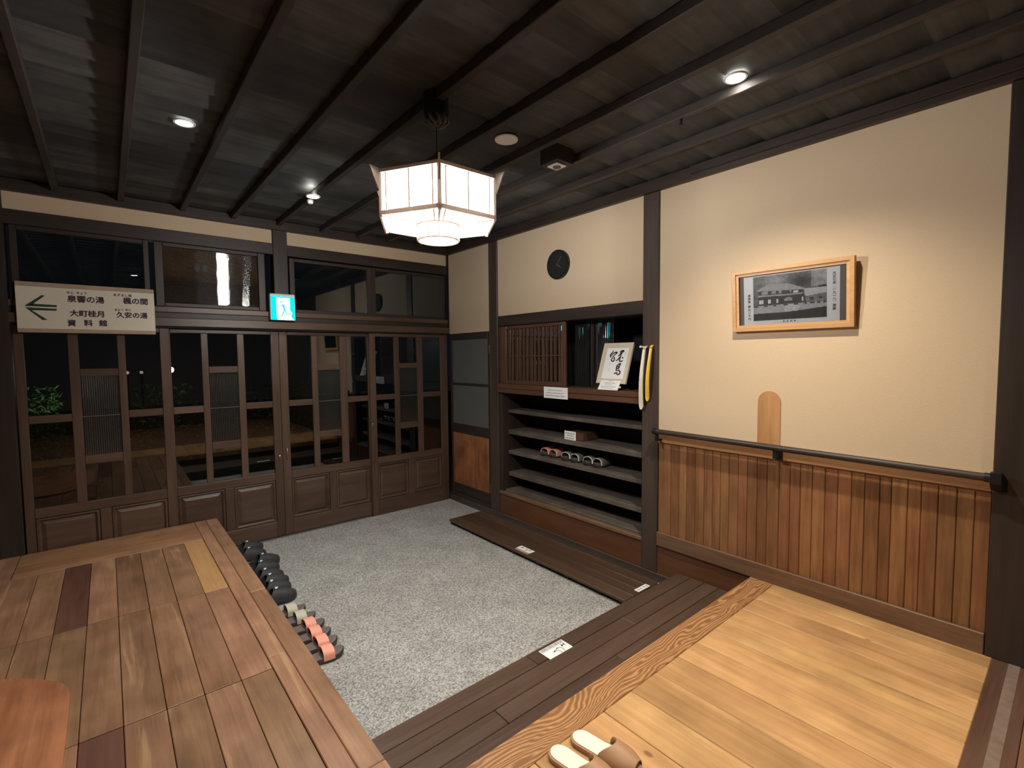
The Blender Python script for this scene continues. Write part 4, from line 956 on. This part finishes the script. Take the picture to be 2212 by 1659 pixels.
def clog(name, label, group, loc, rz, L=.275, W=.104):
    o = empty(name, loc, rz, label, 'clog', group)
    b, hw = sole_mesh(L, W, 0, .024); b.build('sole', 'clog', o, True, True, 35)
    # upper: closed toe dome with rounded toe, open heel cup
    def H(t): return .028+.056*math.sin(math.pi*min(1, max(0, (t-.18)/.86)))**.75 if t > .36 else .03
    vs = []; N = 12; M = 12; ts = [.47+.51*math.sin(i/N*math.pi/2) for i in range(N+1)]
    for i, t in enumerate(ts):
        w = hw(t)*1.03+.002; hh = .022+.060*(1-((t-.42)/.60)**2)**.8 if t < 1.0 else .02
        for k in range(M+1):
            a = math.pi*k/M; vs.append((L*t-L*.20*(1-math.sin(a))*(1-i/N)**2*(i < N), -w*math.copysign(abs(math.cos(a))**.7, math.cos(a)), .018+hh*math.sin(a)**.75 if 0 < k < M else .018))
    fs = [(i*(M+1)+k, i*(M+1)+k+1, (i+1)*(M+1)+k+1, (i+1)*(M+1)+k) for i in range(N) for k in range(M)]
    fs.append(tuple(N*(M+1)+k for k in range(M+1)))
    n0 = len(vs)                                       # rolled inner lip of the opening
    vs += [(v[0]+.004, v[1]*.90, .018+(v[2]-.018)*.90) for v in vs[:M+1]]
    fs += [(k, k+1, n0+k+1, n0+k) for k in range(M)]
    n1 = len(vs); vs += [(L*.75, v[1]*.8, .018+(v[2]-.018)*.55) for v in vs[n0:n0+M+1]]; fs += [(n0+k, n0+k+1, n1+k+1, n1+k) for k in range(M)]
    up_ = MB().add(vs, fs).build('upper', 'clog', o, True, True, 50)
    # heel cup wall
    hs = MB(); pts = []
    for i in range(17):
        a = -1+2*i/16; t = .42*(abs(a))**1.6*.96+.006; sgn_ = 1 if a > 0 else -1
        pts.append((L*t, sgn_*hw(t)*1.0 if abs(a) > .02 else 0, .020+.022+.030*abs(a)**3*0+.016*max(0, abs(a)-.7)/.3))
    vs = [(p[0], p[1], .018) for p in pts]+[(p[0]-.002, p[1]*1.03, p[2]) for p in pts]+[(p[0]+.006, p[1]*.90, p[2]) for p in pts]+[(p[0]+.006, p[1]*.90, .024) for p in pts]
    m = len(pts); fs = [(r*m+i, r*m+i+1, (r+1)*m+i+1, (r+1)*m+i) for r in range(3) for i in range(m-1)]
    hs.add(vs, fs).build('heel_cup', 'clog', o, True, True, 40)
    ob, _ = outline(L*.92, W*.86); MB().prism([(x+L*.035, y, .0242) for x, y in ob], (0, 0, .002)).build('footbed', 'cloginner', o, True)
    t = .50; z = .018+.022+.060*(1-((t-.42)/.60)**2)**.8
    MB().add([(L*.515, -.020, z+.0030), (L*.515, .014, z+.0045), (L*.59, .014, z+.0026), (L*.57, -.004, z+.0034)], [(0, 1, 2, 3)]).build('size_mark', 'white', up_, True)
    return o
cy_ = [(.688, 4.445, .16), (.668, 4.315, -.05), (.722, 4.085, .10), (.680, 3.965, -.06), (.668, 3.785, .03), (.672, 3.668, .02), (.655, 3.55, .02), (.652, 3.425, -.03)]
clab = ['black foam clog tilted outward, first of the row from the glazed doors', 'black foam clog beside the first one from the glazed doors',
        'black foam clog pushed furthest out onto the carpet, third from the doors', 'black foam clog fourth from the glazed doors', 'black foam clog fifth from the glazed doors',
        'black foam clog sixth from the glazed doors', 'black foam clog half hidden, seventh from the glazed doors', 'black foam clog next to the grey green sandals, last of its row']
for (x, y, r), lb in zip(cy_, clab): clog('foam_clog', lb, 'black foam clogs along the platform edge', (x, y, .001), r)
G2 = 'sandals in a row along the platform edge'
for lb, x, y, r, m in (('grey green strap sandal next to the black clogs', .655, 3.19, .02, 'greige'), ('grey green strap sandal next to the salmon sandals', .675, 3.070, -.02, 'greige'),
                       ('salmon strap sandal next to the grey green pair', .690, 2.940, .02, 'pink'), ('second salmon strap sandal from the grey green pair', .686, 2.830, -.02, 'pink'),
                       ('third salmon strap sandal from the grey green pair', .684, 2.710, .02, 'pink'), ('salmon strap sandal at the row end nearest the dark step', .675, 2.600, -.03, 'pink')):
    slide('strap_sandal', lb, G2, (x, y, .001), r, m)
G3 = 'sandals on the third shoe shelf'
for lb, y, r, m, e in (('salmon sandal on the third shelf, outer one of its pair', 3.275, .03, 'pink', 'pinkedge'), ('salmon sandal on the third shelf beside the olive ones', 3.150, -.03, 'pink', 'pinkedge'),
                       ('olive sandal with white strap edge beside the salmon pair on the shelf', 3.005, .04, 'olive', 'oliveedge'), ('second olive white edged sandal from the salmon pair on the shelf', 2.880, -.03, 'olive', 'oliveedge'),
                       ('third olive white edged sandal from the salmon pair on the shelf', 2.745, .05, 'olive', 'oliveedge'), ('olive sandal at the shelf row end farthest from the salmon pair', 2.620, -.04, 'olive', 'oliveedge')):
    slide('strap_sandal', lb, G3, (XR+.378, y, .6885), math.pi+r, m, e, L=.25, W=.102, t0=.42, t1=.84, h=.054)
# house slippers on the hall floor
def slipper(label, loc, rz):
    o = empty('house_slipper', loc, rz, label, 'slipper', 'tan house slippers on the hall floor')
    L, W = .265, .098
    b, hw = sole_mesh(L, W, 0, .016); b.build('sole', 'tan', o, True, True, 35)
    ob, _ = outline(L*.93, W*.80); MB().prism([(x+L*.03, y, .0162) for x, y in ob], (0, 0, .0025)).build('insole', 'insole', o, True)
    vs = []; N = 10; M = 14
    for s in (0, 1):
        for i in range(N+1):
            f = i/N; t = .555+.40*f; w = (hw(t)+.004)-s*.0035; hh = (.057-.022*f**1.5)-s*.0035
            for k in range(M+1):
                a = math.pi*k/M; cx = .050*(math.sin(a)**2-.45)*(1-f)
                vs.append((L*t+cx*.9, -w*math.cos(a), .012+hh*math.sin(a)**.8 if 0 < k < M else .008))
    n = (N+1)*(M+1); fs = []
    for i in range(N):
        for k in range(M):
            q = i*(M+1)+k; fs += [(q, q+1, q+M+2, q+M+1), (n+q, n+q+M+1, n+q+M+2, n+q+1)]
    for k in range(M): fs += [(k, n+k, n+k+1, k+1), (N*(M+1)+k, N*(M+1)+k+1, n+N*(M+1)+k+1, n+N*(M+1)+k)]
    MB().add(vs, fs).build('upper', 'tan', o, True, True, 40)
    return o
slipper('tan house slipper with pale insole, the one beside the knot in the beam', (1.112, 1.138, .2722), -math.pi/2+.12)
slipper('tan house slipper with pale insole, farther from the platform', (1.216, 1.133, .2722), -math.pi/2+.16)

# ---- worn slab on the platform, near corner
sb = MB(); pts = [(-.168, 1.75), (-.166, 2.52), (-.18, 2.60), (-.21, 2.66), (-.27, 2.73), (-.34, 2.80), (-.41, 2.845), (-.52, 2.88), (-.68, 2.88), (-.68, 1.75)]
sb.prism([(x, y, .3025) for x, y in pts], (0, 0, .016))
tag(sb.build('worn_slab', 'slab', None), 'worn reddish wooden board with a rounded corner lying on the plank platform', 'board')

# ================================================================== NIGHT GARDEN BEYOND THE GLASS
gd = MB().box(-9, 13, YB+.12, 22, -.20, -.06)
gr = gd.build('garden_ground', 'soil', None); tag(gr, 'dark ground of the night garden beyond the glazed doors', 'ground', None, 'structure')
def shrub(x, y, h, r, label, seed):
    rr = random.Random(seed); o = empty('garden_shrub', (x, y, -.06), 0, label, 'shrub', 'shrubs in the night garden')
    b = MB()
    for i in range(420):
        a = rr.uniform(0, 6.283); q = rr.uniform(.1, 1)**.5*r; z = rr.uniform(.15, 1)*h; c = Vector((x+q*math.cos(a)*(1.1-.5*z/h), y+q*math.sin(a)*(1.1-.5*z/h), -.06+z))
        d = Vector((rr.uniform(-1, 1), rr.uniform(-1, 1), rr.uniform(-.3, 1))).normalized()*rr.uniform(.03, .06); s = d.orthogonal().normalized()*rr.uniform(.01, .02)
        b.add([c-d, c+s, c+d, c-s], [(0, 1, 2, 3)])
    f = b.build('foliage', 'leafg', o); f['kind'] = 'stuff'
    MB().tube([(x, y, -.06), (x, y, h*.5), (x+.05, y, h*.8)], [.03, .02, .01], 6).build('stem', 'bark', o)
shrub(-.74, 10.0, 1.30, .28, 'floodlit green shrub seen through the door behind the platform', 3)
shrub(.75, 10.5, 1.25, .75, 'dim shrub in the garden behind the second glazed door', 4)
shrub(2.4, 10.0, 1.2, .8, 'dim shrub in the garden behind the third glazed door', 5)
l = bpy.data.lights.new('garden_spot', 'SPOT'); l.energy = 60; l.color = (.95, 1, .75); l.spot_size = .32; l.shadow_soft_size = .03
gl = empty('garden_spotlight', (-.15, 8.0, -.06), 0, 'small garden spotlight aimed at the green shrub', 'light')
MB().lathe((-.15, 8.0, -.06), [(.03, 0), (.03, .10), (.05, .12), (.05, .16), (.01, .17)], 12).build('housing', 'metalblk', gl)
lo = bpy.data.objects.new('garden_spot_beam', l); COL.objects.link(lo); lo.parent = gl; lo.location = (0, 0, .25)
lo.rotation_euler = (Vector((-.56, 2.0, 1.02))).to_track_quat('-Z', 'Y').to_euler()
def garden_lamp(x, y, h, label, s, r=.035):
    o = empty('garden_lamp', (x, y, -.06), 0, label, 'lamp', 'lamps in the night garden')
    MB().tube([(x, y, -.06), (x, y, h-r)], .02, 8).build('pole', 'metalblk', o)
    b = MB(); b.lathe((x, y, h), [(r*math.sin(math.pi*i/8)+.0005, -r*math.cos(math.pi*i/8)) for i in range(9)], 12); b.build('globe', emit('garden globe %.1f' % s, (1, .96, .82), s), o, smooth=True)
garden_lamp(.795, 9.6, 1.46, 'white garden lamp seen through the second glazed door', 24, .045)
garden_lamp(.30, 12.0, 1.38, 'faint paired garden lamp beyond the platform door', .25, .03)
garden_lamp(.52, 12.0, 1.38, 'faint second garden lamp beyond the platform door', .18, .03)
bpy.context.view_layer.update()
